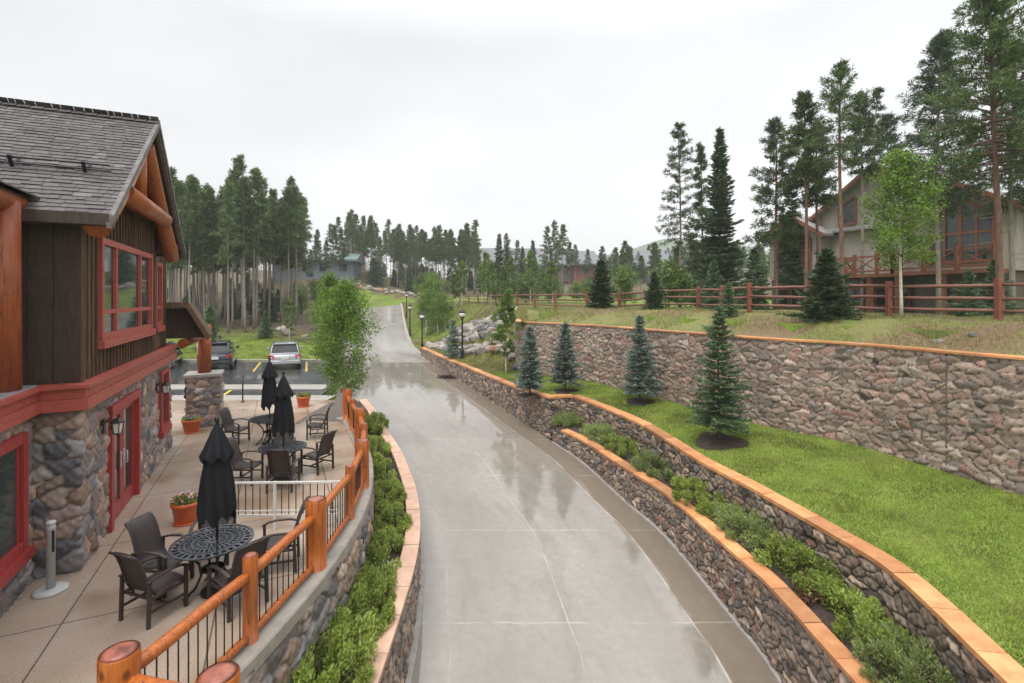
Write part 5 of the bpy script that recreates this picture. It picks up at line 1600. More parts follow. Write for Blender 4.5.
def pine(H, cb, R, seed, nbr=46, tufts=5, nb=13, L=.34, W=.075, r0=.16, gap=.18, lean=0.0, stubs=8, up=.15, mat='pine_needles', bark='pine_bark'):
    """lodgepole habit: bare lower trunk, narrow uneven crown of tufted branches"""
    rs = np.random.RandomState(seed)
    m, cen = trunk_mb(H, r0, .025, seed, lean)
    P = []; D = []
    for i in range(nbr):
        t = (i + rs.rand()) / nbr
        if rs.rand() < gap and t < .85: continue
        z = H * (cb + (1 - cb) * t)
        prof = (1 - t) ** .75 * (.55 + .45 * min(1, t / .25)) + .10
        Lb = R * prof * rs.uniform(.55, 1.2)
        az = i * GOLD + rs.uniform(-.6, .6)
        el = up + .5 * t + rs.uniform(-.25, .2) - .25 * (t < .3)
        d = np.array([math.cos(az) * math.cos(el), math.sin(az) * math.cos(el), math.sin(el)])
        x0, y0 = cen(z); b = np.array([x0, y0, z])
        tip = b + d * Lb + np.array([0, 0, -.08 * Lb])
        if Lb > .35: m.tube([b, b + d * Lb * .5, tip], [.008 + .016 * Lb, .014, .006], 4, cap=False)
        nt_ = max(2, int(tufts * (.5 + Lb / R)))
        for k in range(nt_):
            s = .22 + .78 * (k + rs.rand() * .6) / nt_
            sd_ = np.cross(d, [0, 0, 1]); sd_ /= np.linalg.norm(sd_) + 1e-6
            c = b + (tip - b) * s + sd_ * rs.normal() * .16 * Lb * s + np.array([0, 0, rs.normal() * .05 * Lb])
            q = rs.normal(size=(nb, 3)); q /= np.linalg.norm(q, axis=1)[:, None]
            q = q + d * .75 + np.array([0, 0, .30])
            q /= np.linalg.norm(q, axis=1)[:, None]
            P.append(c + q * L * .5 + rs.normal(size=(nb, 3)) * L * .22); D.append(q)
    for k in range(stubs):
        z = H * rs.uniform(.22, cb + .05); az = rs.rand() * 6.28; Lb = rs.uniform(.25, .8) * R * .5
        x0, y0 = cen(z); m.tube([(x0, y0, z), (x0 + math.cos(az) * Lb, y0 + math.sin(az) * Lb, z - .1 * Lb)], [.018, .006], 4, cap=False)
    P = np.concatenate(P); D = np.concatenate(D); n = len(P)
    crown = leaf_mesh('crown', P, D, L * rs.uniform(.7, 1.25, n), W * rs.uniform(.7, 1.3, n), rs, MT[mat], 1)
    return m, crown, bark

def spruce(H, R, seed, nwh=20, per=10, pts=7, nb=5, L=.15, W=.035, r0=.05, base=.10, mat='blue_needles', droop=.10, bark='twig', dens=1.0):
    """layered whorls of needle-covered branches"""
    rs = np.random.RandomState(seed)
    m, cen = trunk_mb(H * .98, r0, .008, seed)
    P = []; D = []
    for w in range(nwh):
        t = (w + .3 * rs.rand()) / nwh
        z = H * (base + (1 - base) * t)
        Lw = R * ((1 - t) ** .8) * rs.uniform(.66, 1.16) + .02 * H * (1 - t)
        asym = rs.uniform(0, 6.28)
        np_ = max(4, int(per * (.5 + .6 * (1 - t)) * dens))
        for i in range(np_):
            az = 6.283 * (i + rs.uniform(-.35, .35)) / np_ + w * 1.1
            if rs.rand() < .10: continue
            Lb = Lw * rs.uniform(.58, 1.2) * (1 + .14 * math.cos(az - asym))
            el = -.12 - droop + .95 * t ** 1.5 + rs.uniform(-.12, .12)
            d = np.array([math.cos(az), math.sin(az), 0.0]); sdv = np.array([-d[1], d[0], 0])
            b = np.array([0, 0, z])
            k = max(3, int(pts * (.35 + Lb / R)))
            s = (np.arange(k) + rs.rand(k)) / k * .92 + .08
            lift = math.sin(el) * Lb * s + .14 * Lb * s ** 3
            c = b + d * (Lb * s * math.cos(el))[:, None] + np.array([0, 0, 1.]) * lift[:, None]
            if Lb > .25: m.tube([b, c[np.argmax(s)]], [.010, .004], 3, cap=False)
            for j in range(nb):
                sg = (-1, 1, -.5, .5, 0, .8, -.8)[j % 7]
                q = d[None] * rs.uniform(.5, 1.0, (k, 1)) + sdv[None] * sg * rs.uniform(.6, 1.2, (k, 1)) + np.array([0, 0, 1.])[None] * rs.uniform(-.1, .45, (k, 1))
                q /= np.linalg.norm(q, axis=1)[:, None]
                side_l = (.20 * Lb * (1.05 - s))[:, None] * abs(sg) * rs.rand(k, 1)
                P.append(c + q * side_l + q * L * .35 + rs.normal(size=(k, 3)) * L * .12); D.append(q)
    # leader
    q = rs.normal(size=(26, 3)) * .5 + np.array([0, 0, 1.1]); q /= np.linalg.norm(q, axis=1)[:, None]
    P.append(np.stack([rs.normal(size=26) * .01, rs.normal(size=26) * .01, H * (.90 + .11 * rs.rand(26))], 1) + q * L * .2); D.append(q)
    P = np.concatenate(P); D = np.concatenate(D); n = len(P)
    crown = leaf_mesh('crown', P, D, L * rs.uniform(.7, 1.3, n), W * rs.uniform(.7, 1.3, n), rs, MT[mat], 1)
    return m, crown, bark

def broadleaf(H, z0, R, seed, nleaf=6000, L=.075, W=.055, r0=.045, nlimb=22, mat='aspen_leaves', bark='aspen_bark', clump=.2, top=.35, stems=1):
    """young aspen: slim stem, rising limbs, leaf clumps with gaps"""
    rs = np.random.RandomState(seed)
    m = MB(); C = []
    for st in range(stems):
        sx, sy = (0, 0) if stems == 1 else (rs.uniform(-.35, .35) * R, rs.uniform(-.35, .35) * R)
        Hs = H * (1 if st == 0 else rs.uniform(.7, .95))
        m2, cen = trunk_mb(Hs * .97, r0, .008, seed + st, 0, 8)
        m.add([(x + sx, y + sy, z) for x, y, z in m2.v], m2.f, True)
        for i in range(nlimb // stems):
            t = (i + rs.rand()) / (nlimb / stems)
            z = z0 + (Hs - z0) * t * .93
            prof = math.sin(math.pi * min(1, (t * .85 + .15)) ** .8) ** .75
            Lb = R * max(.16, prof) * rs.uniform(.6, 1.12)
            az = i * GOLD + rs.uniform(-.5, .5); el = rs.uniform(.35, .85)
            x0, y0 = cen(z); b = np.array([x0 + sx, y0 + sy, z])
            d = np.array([math.cos(az) * math.cos(el), math.sin(az) * math.cos(el), math.sin(el)])
            tip = b + d * Lb * 1.15
            m.tube([b, b + d * Lb * .6 + np.array([0, 0, -.03 * Lb]), tip], [max(.006, r0 * .32), .007, .003], 4, cap=False)
            for k in range(rs.randint(3, 7)):
                s = rs.uniform(.3, 1.05); C.append((b + d * Lb * 1.15 * s + rs.normal(size=3) * .13 * R, clump * R * rs.uniform(.6, 1.35)))
        for k in range(5): C.append((np.array([sx + rs.normal() * .05, sy + rs.normal() * .05, Hs * rs.uniform(.88, 1.0)]), clump * R * .6))
    w = np.array([c[1] ** 2 for c in C]); w /= w.sum()
    idx = rs.choice(len(C), nleaf, p=w)
    cc = np.array([c[0] for c in C])[idx]; rr_ = np.array([c[1] for c in C])[idx]
    g = rs.normal(size=(nleaf, 3)); g /= np.linalg.norm(g, axis=1)[:, None]
    P = cc + g * (rr_ * rs.rand(nleaf) ** .45)[:, None] * np.array([1, 1, .85])
    D = rs.normal(size=(nleaf, 3)) + np.array([0, 0, -.5])
    crown = leaf_mesh('crown', P, D, L * rs.uniform(.6, 1.3, nleaf), W * rs.uniform(.6, 1.3, nleaf), rs, MT[mat], 1)
    return m, crown, bark

def plant(name, label, cat, loc, spec, group=None, rz=0, scale=1.0, bark=None):
    m, crown, bk = spec
    t = thing(name, label, cat, loc, rz, group)
    m.build('trunk', MT[bark or bk], t)
    link_mesh('crown', crown, t)
    t.scale = (scale,) * 3
    return t
def again(o, label, loc, rz=0, scale=1.0, group=None):
    c = copy_tree(o); c.location = loc; c.rotation_euler = (0, 0, rz); c.scale = (scale,) * 3
    if label: c['label'] = label
    if group: c['group'] = group
    return c
def shrub_mesh(r, h, n, L, W, seed, mat, spiky=.5):
    rs = np.random.RandomState(seed)
    C = []
    for k in range(34):
        a = rs.rand() * 6.28; q = math.sqrt(rs.rand()) * .95
        C.append((q * r * math.cos(a), q * r * math.sin(a), h * (1 - q * q * .65) * rs.uniform(.5, 1.0), rs.uniform(.13, .27) * r))
    C = np.array(C); idx = rs.randint(0, 34, n)
    g = ball_dirs(rs, n); u = rs.rand(n) ** .4
    P = C[idx, :3] + g * (C[idx, 3] * u)[:, None]
    low = rs.rand(n) < .22
    P[low, 2] *= rs.rand(low.sum()) * .8
    P[:, 2] = np.abs(P[:, 2]) + .01
    D = g * .7 + P / np.array([r, r, h]) * .6 + np.array([0, 0, spiky]) + rs.normal(size=(n, 3)) * .6
    return leaf_mesh('leaves', P, D, L * rs.uniform(.6, 1.3, n), W * rs.uniform(.6, 1.3, n), rs, MT[mat], 1)
def stems_mb(r, h, seed):
    rr = random.Random(seed); m = MB()
    for k in range(14):
        a = rr.uniform(0, 6.28); q = rr.uniform(.2, .75)
        m.tube([(0.05 * math.cos(a), .05 * math.sin(a), -.03), (q * r * .6 * math.cos(a), q * r * .6 * math.sin(a), h * .45), (q * r * math.cos(a), q * r * math.sin(a), h * .85)], [.010, .007, .004], 4, cap=False)
    return m
def shrub(name, label, loc, spec, group=None, rz=0, sc=(1, 1, 1), cat='shrub'):
    me, st = spec
    t = thing(name, label, cat, loc, rz, group); t.scale = sc
    link_mesh('stems', st, t); link_mesh('leaves', me, t)
    return t
def shrub_spec(r, h, n, L, W, seed, mat, spiky=.5):
    so = stems_mb(r, h, seed); me = bpy.data.meshes.new('stems'); me.from_pydata(so.v, [], so.f); set_mat(me, MT['twig'])
    return shrub_mesh(r, h, n, L, W, seed, mat, spiky), me
# ------------------------------------------------------------------ planting: lawn spruces and young trees by the road
def lz(x, y): return float(lawn_z(np.array(x), np.array(y)))
def tz(x, y): return float(terr_z(np.array(x), np.array(y)))
SPR = [(.75, 21.0, 2.9, .72, 'blue_needles', 'blue spruce on the lawn, farthest of the row, beside the young aspen'), (2.3, 21.6, 2.95, .78, 'blue_needles', 'blue spruce on the lawn, second from the far end, near the wall corner'), (4.9, 19.2, 3.35, .72, 'blue_needles', 'slim grey-blue spruce on the lawn against the tall stone wall'), (6.05, 14.6, 3.95, .92, 'green_spruce', 'tall green spruce on the lawn nearest the viewer, rising above the tall wall')]
mulch = MB()
for k, (x, y, H, Rr, mt_, lab) in enumerate(SPR):
    z = lz(x, y)
    plant('spruce_tree', lab, 'tree', (x, y, z), spruce(H, Rr, 60 + k, 24, 13, 9, 6, .15, .034, .045, .13, mt_), 'spruces on the lawn')
    n = 26; ring_ = []
    for q in range(n):
        a = 2 * math.pi * q / n; r = (.55 if k < 3 else .70) * (1 + .14 * math.sin(3 * a + k) + rnd.uniform(-.10, .10))
        ring_.append((x + r * math.cos(a), y + r * math.sin(a), lz(x + r * math.cos(a), y + r * math.sin(a)) + .02))
    mulch.add([(x, y, z + .10)] + ring_, [(0, 1 + q, 1 + (q + 1) % n) for q in range(n)], True)
mo = mulch.build('mulch_rings', MT['mulch']); tag(mo, kind='structure')
x, y = -3.9, 33.2
plant('spruce_tree', 'small grey-green spruce between the nearest street lamp and the boulders', 'tree', (x, y, float(bank_z(x, y))), spruce(2.5, .75, 71, 18, 11, 7, 5, .16, .04, .04, .1, 'blue_needles'))
asp1 = broadleaf(4.3, .9, .8, 81, 8500, .085, .06, .035, 24)
plant('aspen_tree', 'young aspen on the lawn at the end of the tall stone wall', 'tree', (-.32, 26.0, lz(-.32, 26)), asp1)

# tree at the end of the railing and one behind it
main = broadleaf(4.75, .72, 1.16, 85, 17000, .085, .058, .05, 56, 'aspen_leaves', 'aspen_bark', .31)
plant('young_maple', 'bright green young tree at the far end of the log railing by the road', 'tree', (-5.95, 17.75, .05), main).scale = (.88, .88, 1.0)
t2 = broadleaf(5.5, 1.0, .95, 88, 9000, .10, .07, .05, 40, 'aspen_leaves', 'aspen_bark', .27)
plant('young_maple', 'second bright green tree just behind the one at the railing end', 'tree', (-8.9, 24.4, .0), t2)

# clump of shrubs and aspens along the right road edge
cl_ = broadleaf(4.4, .5, 1.5, 91, 5200, .13, .10, .05, 30, 'aspen_leaves', 'aspen_bark', .3, stems=3)
a0 = None
for k, (x, y, s, lab) in enumerate(((-8.0, 49, 1.0, 'bushy green aspen clump right of the second street lamp'), (-8.9, 54, 1.15, 'bushy green aspen clump behind the third street lamp'), (-6.6, 47, .85, 'smaller green aspen clump beside the upper boulders'), (-9.6, 60, 1.2, 'green aspen clump farthest up the road edge'))):
    z = gz(x, y)
    if a0 is None: a0 = plant('aspen_clump', lab, 'tree', (x, y, z), cl_, 'aspen clumps along the road')
    else: again(a0, lab, (x, y, z), k * 1.3, s)
ya = broadleaf(5.2, 1.3, .95, 93, 4200, .13, .10, .045, 26, 'aspen_dull')
y0_ = None
for k, (x, y, s, lab) in enumerate(((-5.6, 56, 1.05, 'young aspen behind the rail fence, leftmost of those before the lodge'), (-3.2, 62, 1.25, 'young aspen behind the rail fence below the grey lodge roof'), (-.2, 58, 1.05, 'young aspen behind the rail fence right of the tall dark spruce'), (2.0, 54, 1.15, 'young aspen behind the rail fence left of the brick wing'), (3.5, 62, .9, 'small young aspen behind the rail fence just left of the brick wing'), (-2.0, 47.5, .8, 'short young aspen standing at the rail fence above the boulders'))):
    z = gz(x, y) if y > 46 else float(plateau(y))
    if y0_ is None: y0_ = plant('aspen_tree', lab, 'tree', (x, y, z), ya, 'young aspens behind the fence')
    else: again(y0_, lab, (x, y, z), k * 1.9, s)
# dark slim spruces in front of the lodge
ds = spruce(10.5, 1.35, 95, 34, 9, 8, 5, .38, .11, .12, .06, 'dark_needles')
d0 = None
for k, (x, y, s, lab) in enumerate(((-2.0, 78, 1.0, 'tall narrow dark spruce left of the grey lodge roof'), (1.8, 84, .86, 'dark spruce in front of the lodge, first of the pair on its roof'), (3.6, 86, .97, 'dark spruce in front of the lodge, taller one of the pair'), (6.9, 88, .80, 'small dark spruce in front of the lodge roof'), (-1.0, 96, .85, 'dark spruce half behind the tall narrow one'))):
    if d0 is None: d0 = plant('spruce_tree', lab, 'tree', (x, y, gz(x, y)), ds, 'dark spruces before the lodge')
    else: again(d0, lab, (x, y, gz(x, y)), k * 1.1, s)

# bushes in front of the fence
jb = spruce(2.25, .95, 97, 18, 14, 9, 6, .17, .04, .05, .02, 'dark_needles', dens=1.2)
plant('bushy_fir', 'wide dark green bushy fir in front of the rail fence and chalet', 'tree', (10.25, 16.3, tz(10.25, 16.3)), jb)
jb2 = spruce(2.7, .85, 98, 18, 13, 8, 6, .20, .05, .05, .04, 'dark_needles', dens=1.1)
plant('bushy_fir', 'dark green bushy pine in front of the fence, left of the brick wing line', 'tree', (4.85, 27.2, tz(4.85, 27.2)), jb2)
x_ = again(bpy.data.objects['bushy_fir.001'], 'smaller dark pine standing by a fence post in mid terrace', (7.2, 25.3, tz(7.2, 25.3)), 1.7, .72)
sp_ = spruce(1.3, .45, 99, 12, 11, 7, 5, .12, .035, .03, .06, 'green_spruce')
plant('spruce_sapling', 'little pale spruce sapling on the terrace behind the tall wall', 'tree', (8.45, 19.5, tz(8.45, 19.5)), sp_)
# right-hand aspen with the white stem
asp2 = broadleaf(5.25, 1.5, 1.06, 101, 12500, .075, .055, .05, 44, 'aspen_leaves', 'aspen_bark', .25)
plant('aspen_tree', 'aspen with a white stem and light green crown at the fence before the chalet', 'tree', (12.15, 15.6, tz(12.15, 15.6)), asp2)
pl = spruce(3.6, 1.15, 103, 20, 12, 8, 5, .22, .06, .05, .06, 'pale_needles')
p0 = None
for k, (x, y, s, lab) in enumerate(((13.3, 27.5, 1.0, 'pale green young fir behind the fence left of the chalet'), (16.8, 17.4, .62, 'pale green young fir at the foot of the chalet deck, beside the big red trunk'), (14.9, 16.3, .5, 'small pale green fir under the chalet deck left of the big red trunk'), (11.9, 29.5, .85, 'second pale green fir behind the fence, left of the first'))):
    if p0 is None: p0 = plant('young_fir', lab, 'tree', (x, y, gz(x, y) - .05), pl, 'pale young firs behind the fence')
    else: again(p0, lab, (x, y, gz(x, y) - .05), k * 2.0, s)

# big pines on the right: (pixel column turned into plan position), height, crown start, spread
def col(px, d): return (px - 512) / 500 * d
BIG = [
 (680, 35, 13.0, .34, 1.5, 'pine_bark', 52, .24, 'tall sparse pine standing alone left of the dense spruce'),
 (702, 36, 11.8, .22, 1.0, 'pine_bark', 56, .12, 'slim pine between the lone sparse pine and the dense spruce'),
 (777, 27, 10.4, .36, 1.35, 'red_bark', 50, .12, 'orange-stemmed pine left of the chalet gable'),
 (806, 25, 11.0, .60, 1.0, 'red_bark', 46, .1, 'slim pine in front of the small chalet gable'),
 (818, 26, 9.8, .60, 1.0, 'red_bark', 42, .15, 'slim pine just right of the one before the small gable'),
 (842, 22, 11.2, .62, 1.25, 'red_bark', 34, .28, 'tall pine with open crown before the chalet siding'),
 (862, 29, 12.6, .64, .85, 'pine_bark', 40, .2, 'narrow pine rising behind the chalet roof ridge'),
 (876, 31, 13.9, .55, .75, 'pine_bark', 26, .35, 'thin sparse pine above the chalet roof ridge'),
 (889, 32, 12.5, .60, 1.0, 'pine_bark', 42, .15, 'pine behind the aspen crown at the chalet roof'),
 (939, 22, 12.4, .40, 1.65, 'pine_bark', 104, .04, 'large dark pine with low boughs right of the aspen'),
 (1000, 16, 10.9, .46, 1.75, 'red_bark', 88, .06, 'biggest pine, its thick red trunk before the deck window'),
 (1013, 20, 10.9, .42, 1.3, 'pine_bark', 92, .06, 'dark pine behind the biggest red-trunked pine'),
]
for k, (px, d, H, cb, Rr, bk, nbr, gp, lab) in enumerate(BIG):
    x = col(px, d); z = gz(x, d) - .05
    Ld = .26 if d < 24 else .30
    sp = pine(H, cb, Rr * 1.42, 200 + k, int(nbr * 1.6), 8, 20, Ld * .82, .030 if d < 24 else .038, .105 if d > 17 else .118, gp + .10, -.02 if k in (10, 2) else 0, 10, .10, 'dark_needles' if k in (9, 11, 8) else 'pine_needles', bk)
    plant('pine_tree', lab, 'tree', (x, d, z), sp, 'tall pines on the right')
dsx = spruce(12.4, 1.5, 230, 46, 13, 9, 7, .30, .075, .12, .04, 'dark_needles', dens=1.25)
x = col(720, 34); plant('spruce_tree', 'dense dark spruce branched to the ground behind the fence', 'tree', (x, 34, gz(x, 34)), dsx)
dsy = spruce(9.4, .75, 231, 30, 8, 7, 5, .26, .07, .08, .2, 'dark_needles')
x = col(791, 33); plant('spruce_tree', 'slender dark spruce spire left of the chalet gable', 'tree', (x, 33, gz(x, 33)), dsy)

# ------------------------------------------------------------------ forests
VAR = []
for k in range(10):
    sp = pine(16.5, .44 + .05 * (k % 4), 1.7, 300 + k, 58, 7, 12, .40, .085, .12, .12, 0, 12, .10, 'forest_needles')
    m, crown, bk = sp
    tm = bpy.data.meshes.new('trunk'); tm.from_pydata(m.v, [], m.f); tm.polygons.foreach_set('use_smooth', m.sm); set_mat(tm, MT[bk])
    VAR.append((tm, crown))
def forest_pine(x, y, s, label, group, k=None, sxy=1.0):
    tm, crown = VAR[rnd.randrange(10) if k is None else k]
    t = thing('pine_tree', label, 'tree', (x, y, gz(x, y) - .1), rnd.uniform(0, 6.28), group)
    t.rotation_euler.x = rnd.gauss(0, .018); t.rotation_euler.y = rnd.gauss(0, .018)
    t.scale = (s * sxy, s * sxy, s)
    link_mesh('trunk', tm, t); link_mesh('crown', crown, t)
    return t
G1 = 'lodgepole pines in the stand behind the parked cars'
L1 = 'tall bare-stemmed lodgepole pine in the stand behind the parked cars'
pts = []
def far_enough(x, y, dmin): return all((x - a) ** 2 + (y - b) ** 2 > dmin * dmin for a, b in pts)
n = 0
while n < 104:
    d = 46 + 42 * rnd.random() ** 1.4; px = rnd.uniform(150, 303 - max(0, (d - 60)) * .3)
    x = col(px, d)
    if not far_enough(x, d, 1.15): continue
    if px > 270 and d < 52: continue
    pts.append((x, d)); n += 1
    Ht = rnd.uniform(.78, .96) * (1.0 if d < 60 else .97)
    forest_pine(x, d, Ht, L1, G1)
forest_pine(col(243, 49), 49, 1.02, 'tallest lodgepole pine of the left stand, its top above the others', None, 2)
forest_pine(col(291, 60), 60, 1.02, 'lodgepole pine at the right end of the left stand, before the blue house', None, 1)
forest_pine(col(301, 66), 66, .92, 'shorter lodgepole pine just right of the last one of the left stand', None, 3)
G6 = 'pines in front of the hillside house'
for px, d, s_ in ((286, 74, .8), (296, 82, .84), (318, 86, .66), (326, 84, .58), (334, 88, .72), (341, 90, .66), (310, 80, .5)):
    forest_pine(col(px, d), d, s_, 'pine partly hiding the blue-grey hillside house', G6)
G2 = 'pines in the stand at the top of the road'; L2_ = 'pine in the distant stand at the top of the road'
n = 0
while n < 84:
    d = 95 + 30 * rnd.random(); px = rnd.uniform(345, 478)
    x = col(px, d)
    if not far_enough(x, d, 1.6): continue
    pts.append((x, d)); n += 1
    forest_pine(x, d, rnd.uniform(.56, .80), L2_, G2, None, 1.15)
G3 = 'pines in the far hazy wood behind the terrace'; L3 = 'pine in the far hazy wood behind the terrace fence'
n = 0
while n < 78:
    d = 66 + 75 * rnd.random(); px = rnd.uniform(575, 800)
    x = col(px, d)
    if not far_enough(x, d, 2) or (d < 112 and px < 592): continue
    pts.append((x, d)); n += 1
    forest_pine(x, d, rnd.uniform(.36, .60), L3, G3, None, 1.5)
G4 = 'pines around the distant lodge'; L4 = 'dark pine close to the distant grey-roofed lodge'
for px, d, s in ((466, 90, .8), (474, 95, .85), (547, 92, .78), (556, 93, .84), (563, 95, .80), (570, 98, .6), (508, 98, .7), (517, 97, .62), (330, 108, .55), (338, 112, .7), (318, 118, .6)):
    forest_pine(col(px, d), d, s, L4, G4, None, 1.15)
G5 = 'hazy pines beyond the chalet and left of it'
# low understorey
und = broadleaf(3.2, .3, 1.1, 401, 2600, .17, .13, .03, 20, 'aspen_dull', 'twig', .33, stems=3)
u0 = None
for k in range(40):
    zone = k % 4
    if zone == 0: d = rnd.uniform(60, 86); x = col(rnd.uniform(285, 350), d)
    elif zone == 1: d = rnd.uniform(92, 110); x = col(rnd.uniform(330, 480), d)
    elif zone == 2: d = rnd.uniform(52, 80); x = col(rnd.uniform(470, 600), d)
    else: d = rnd.uniform(34, 70); x = col(rnd.uniform(600, 790), d)
    lab = ('leafy bush below the blue-grey hillside house', 'leafy bush at the foot of the stand at the top of the road', 'leafy bush behind the fence before the distant lodge', 'leafy bush behind the fence below the hazy wood')[zone]
    grp = ('bushes below the hillside house', 'bushes at the top of the road', 'bushes before the distant lodge', 'bushes below the hazy wood')[zone]
    if u0 is None: u0 = plant('leafy_bush', lab, 'bush', (x, d, gz(x, d)), und, grp)
    else: again(u0, lab, (x, d, gz(x, d)), rnd.uniform(0, 6), rnd.uniform(.6, 1.25), grp)
yc = spruce(2.6, .8, 411, 14, 9, 6, 5, .26, .08, .04, .05, 'dark_needles')
c0 = None
for k in range(34):
    d = rnd.uniform(52, 96); x = col(rnd.uniform(165, 300), d)
    lab = 'young conifer growing among the bare stems of the left pine stand'
    if c0 is None: c0 = plant('young_conifer', lab, 'tree', (x, d, gz(x, d)), yc, 'young conifers under the left pine stand')
    else: again(c0, lab, (x, d, gz(x, d)), k * 1.3, rnd.uniform(.5, 1.25))
for k in range(30):
    d = rnd.uniform(94, 122); x = col(rnd.uniform(372, 486), d)
    again(c0, 'young dark conifer at the foot of the stand at the top of the road', (x, d, gz(x, d)), k * 1.7, rnd.uniform(.9, 1.9), 'young conifers at the top of the road')
for k in range(9):
    d = rnd.uniform(52, 78); x = col(rnd.uniform(455, 575), d)
    again(y0_, 'light green young aspen in the belt between the lamps and the distant lodge', (x, d, gz(x, d)), k * 1.7, rnd.uniform(.65, .95), 'young aspens in the middle distance')
# trees on the left lawn
bs = spruce(3.4, 1.05, 405, 20, 12, 8, 5, .22, .06, .05, .04, 'green_spruce')
plant('spruce_tree', 'green spruce on the lawn behind the dark parked car', 'tree', (-22.6, 37.4, gz(-22.6, 37.4)), bs)
again(bpy.data.objects[bpy.data.objects[-1].parent.name] if False else [o for o in COL.objects if o.get('label') == 'green spruce on the lawn behind the dark parked car'][0], 'small dark young spruce at the edge of the pine stand', (-21.4, 43.5, gz(-21.4, 43.5)), 1.0, .7)
spg = spruce(4.6, 1.5, 406, 20, 12, 8, 5, .28, .08, .05, .04, 'blue_needles')
g0 = plant('spruce_tree', 'blue-green spruce behind the bright tree at the railing end', 'tree', (-17.2, 48.5, gz(-17.2, 48.5)), spg)
again(g0, 'broad blue-green spruce left of the road behind the railing tree', (-18.8, 52, gz(-18.8, 52)), 1, 1.1)
again(y0_, 'thin young aspen with a bare stem above the pale boulder', (-19.4, 43.6, gz(-19.4, 43.6)), .4, .72, None)
again(y0_, 'young aspen at the right end of the left pine stand', (-21.5, 56, gz(-21.5, 56)), .4, .95, None)

# ------------------------------------------------------------------ shrubs in the planting beds
SH = [shrub_spec(.52, .46, 9500, .046, .026, 500 + k, 'shrub_leaves', .5) for k in range(3)] + [shrub_spec(.58, .48, 8500, .060, .019, 510 + k, 'sage_leaves', .7) for k in range(2)]
RST = shrub_spec(.35, .35, 900, .07, .03, 520, 'rust_leaves', .5)
def bedpos(px, py, z):
    d = 500 * (CAM_Z - z) / (py - 299); return (px - 512) / 500 * d, d
BED = [(571, 427, .75, 3, 'grey-green shrub at the far end of the right planting bed'), (604, 441, .85, 3, 'feathery shrub second from the far end of the right planting bed'), (628, 452, .8, 0, 'bright shrub third from the far end of the right planting bed'), (655, 470, .85, 4, 'grey-green shrub fourth from the far end of the right planting bed'),
       (697, 499, .95, 0, 'spreading bright shrub in the middle of the right planting bed'), (738, 528, .9, 3, 'dense round shrub just past the middle of the right planting bed'), (784, 568, .95, 1, 'bright low shrub before the rust-coloured plant in the right bed'), (838, 620, .85, 2, 'large bright shrub near the viewer in the right planting bed'), (880, 660, .85, 3, 'large grey-green shrub nearest the viewer in the right planting bed')]
for k, (px, py, s, v, lab) in enumerate(BED):
    x, y = bedpos(px, py, float(z1(9)) + .22)
    mid = (float(xW1(y)) + .1 + float(xW2(y))) / 2
    w_ = max(.7, float(xW2(y) - xW1(y)) - .1)
    s *= 1.32
    ta = math.atan2(float(xW2(y + .6) - xW2(y - .6)), 1.2)
    shrub('bed_shrub', lab, (mid + .12 + (.05 if k % 2 else -.03), y, float(z1(y)) - .05), SH[v], 'shrubs in the right planting bed', -ta + (math.pi if k % 3 == 0 else 0), (s * .92, s * 1.45, s * 1.08))
x, y = bedpos(810, 588, -1.1); shrub('rust_shrub', 'small rust-coloured plant among the green shrubs of the right bed', (xW1(y) + .55, y, float(z1(y)) - .05), RST)
BL = [(322, 668, 1.0, 0, 'bright leafy shrub nearest the viewer in the left flower bed'), (352, 640, .85, 1, 'bright leafy shrub second nearest in the left flower bed'), (345, 612, .9, 2, 'leafy shrub between the patio wall and pale coping'), (372, 590, .8, 0, 'bright shrub beside the white blossoms in the left flower bed'), (378, 548, .8, 1, 'round shrub in the middle of the left flower bed'), (382, 518, .85, 2, 'round shrub just beyond the middle of the left flower bed'), (386, 492, .85, 0, 'feathery shrub where the left flower bed is widest'), (382, 466, .9, 1, 'shrub on the bend of the left flower bed'), (374, 446, .9, 2, 'shrub near the far end of the left flower bed'), (366, 430, .9, 0, 'shrub at the far tip of the left flower bed')]
for k, (px, py, s, v, lab) in enumerate(BL):
    x, y = bedpos(px, py, -1.0)
    mid = (float(xW0(min(y, 17.2))) + float(xL(y)) - .28) / 2
    s *= 1.5
    ta = math.atan2(float(xL(y + .6) - xL(y - .6)), 1.2)
    shrub('bed_shrub', lab, (mid - .03, y, float(z4(y)) - .10), SH[v], 'shrubs in the left flower bed', -ta + (math.pi if k % 3 == 0 else 0), (s * .80, s * 1.4, s * 1.0))
rs = np.random.RandomState(77)
fl = rs.normal(size=(160, 3)) * np.array([.12, .16, .05]) + np.array([0, 0, .22])
t = thing('flower_clump', 'small white and lilac blossoms beside the pale coping', 'flowers', (-2.55, 9.75, -1.28))
link_mesh('flowers', leaf_mesh('flowers', fl, ball_dirs(rs, 160), .035, .03, rs, MT['blossom'], 2), t)
link_mesh('leaves', leaf_mesh('leaves', rs.normal(size=(300, 3)) * np.array([.13, .17, .07]) + np.array([0, 0, .12]), ball_dirs(rs, 300) + np.array([0, 0, .6]), .07, .02, rs, MT['shrub_leaves']), t)

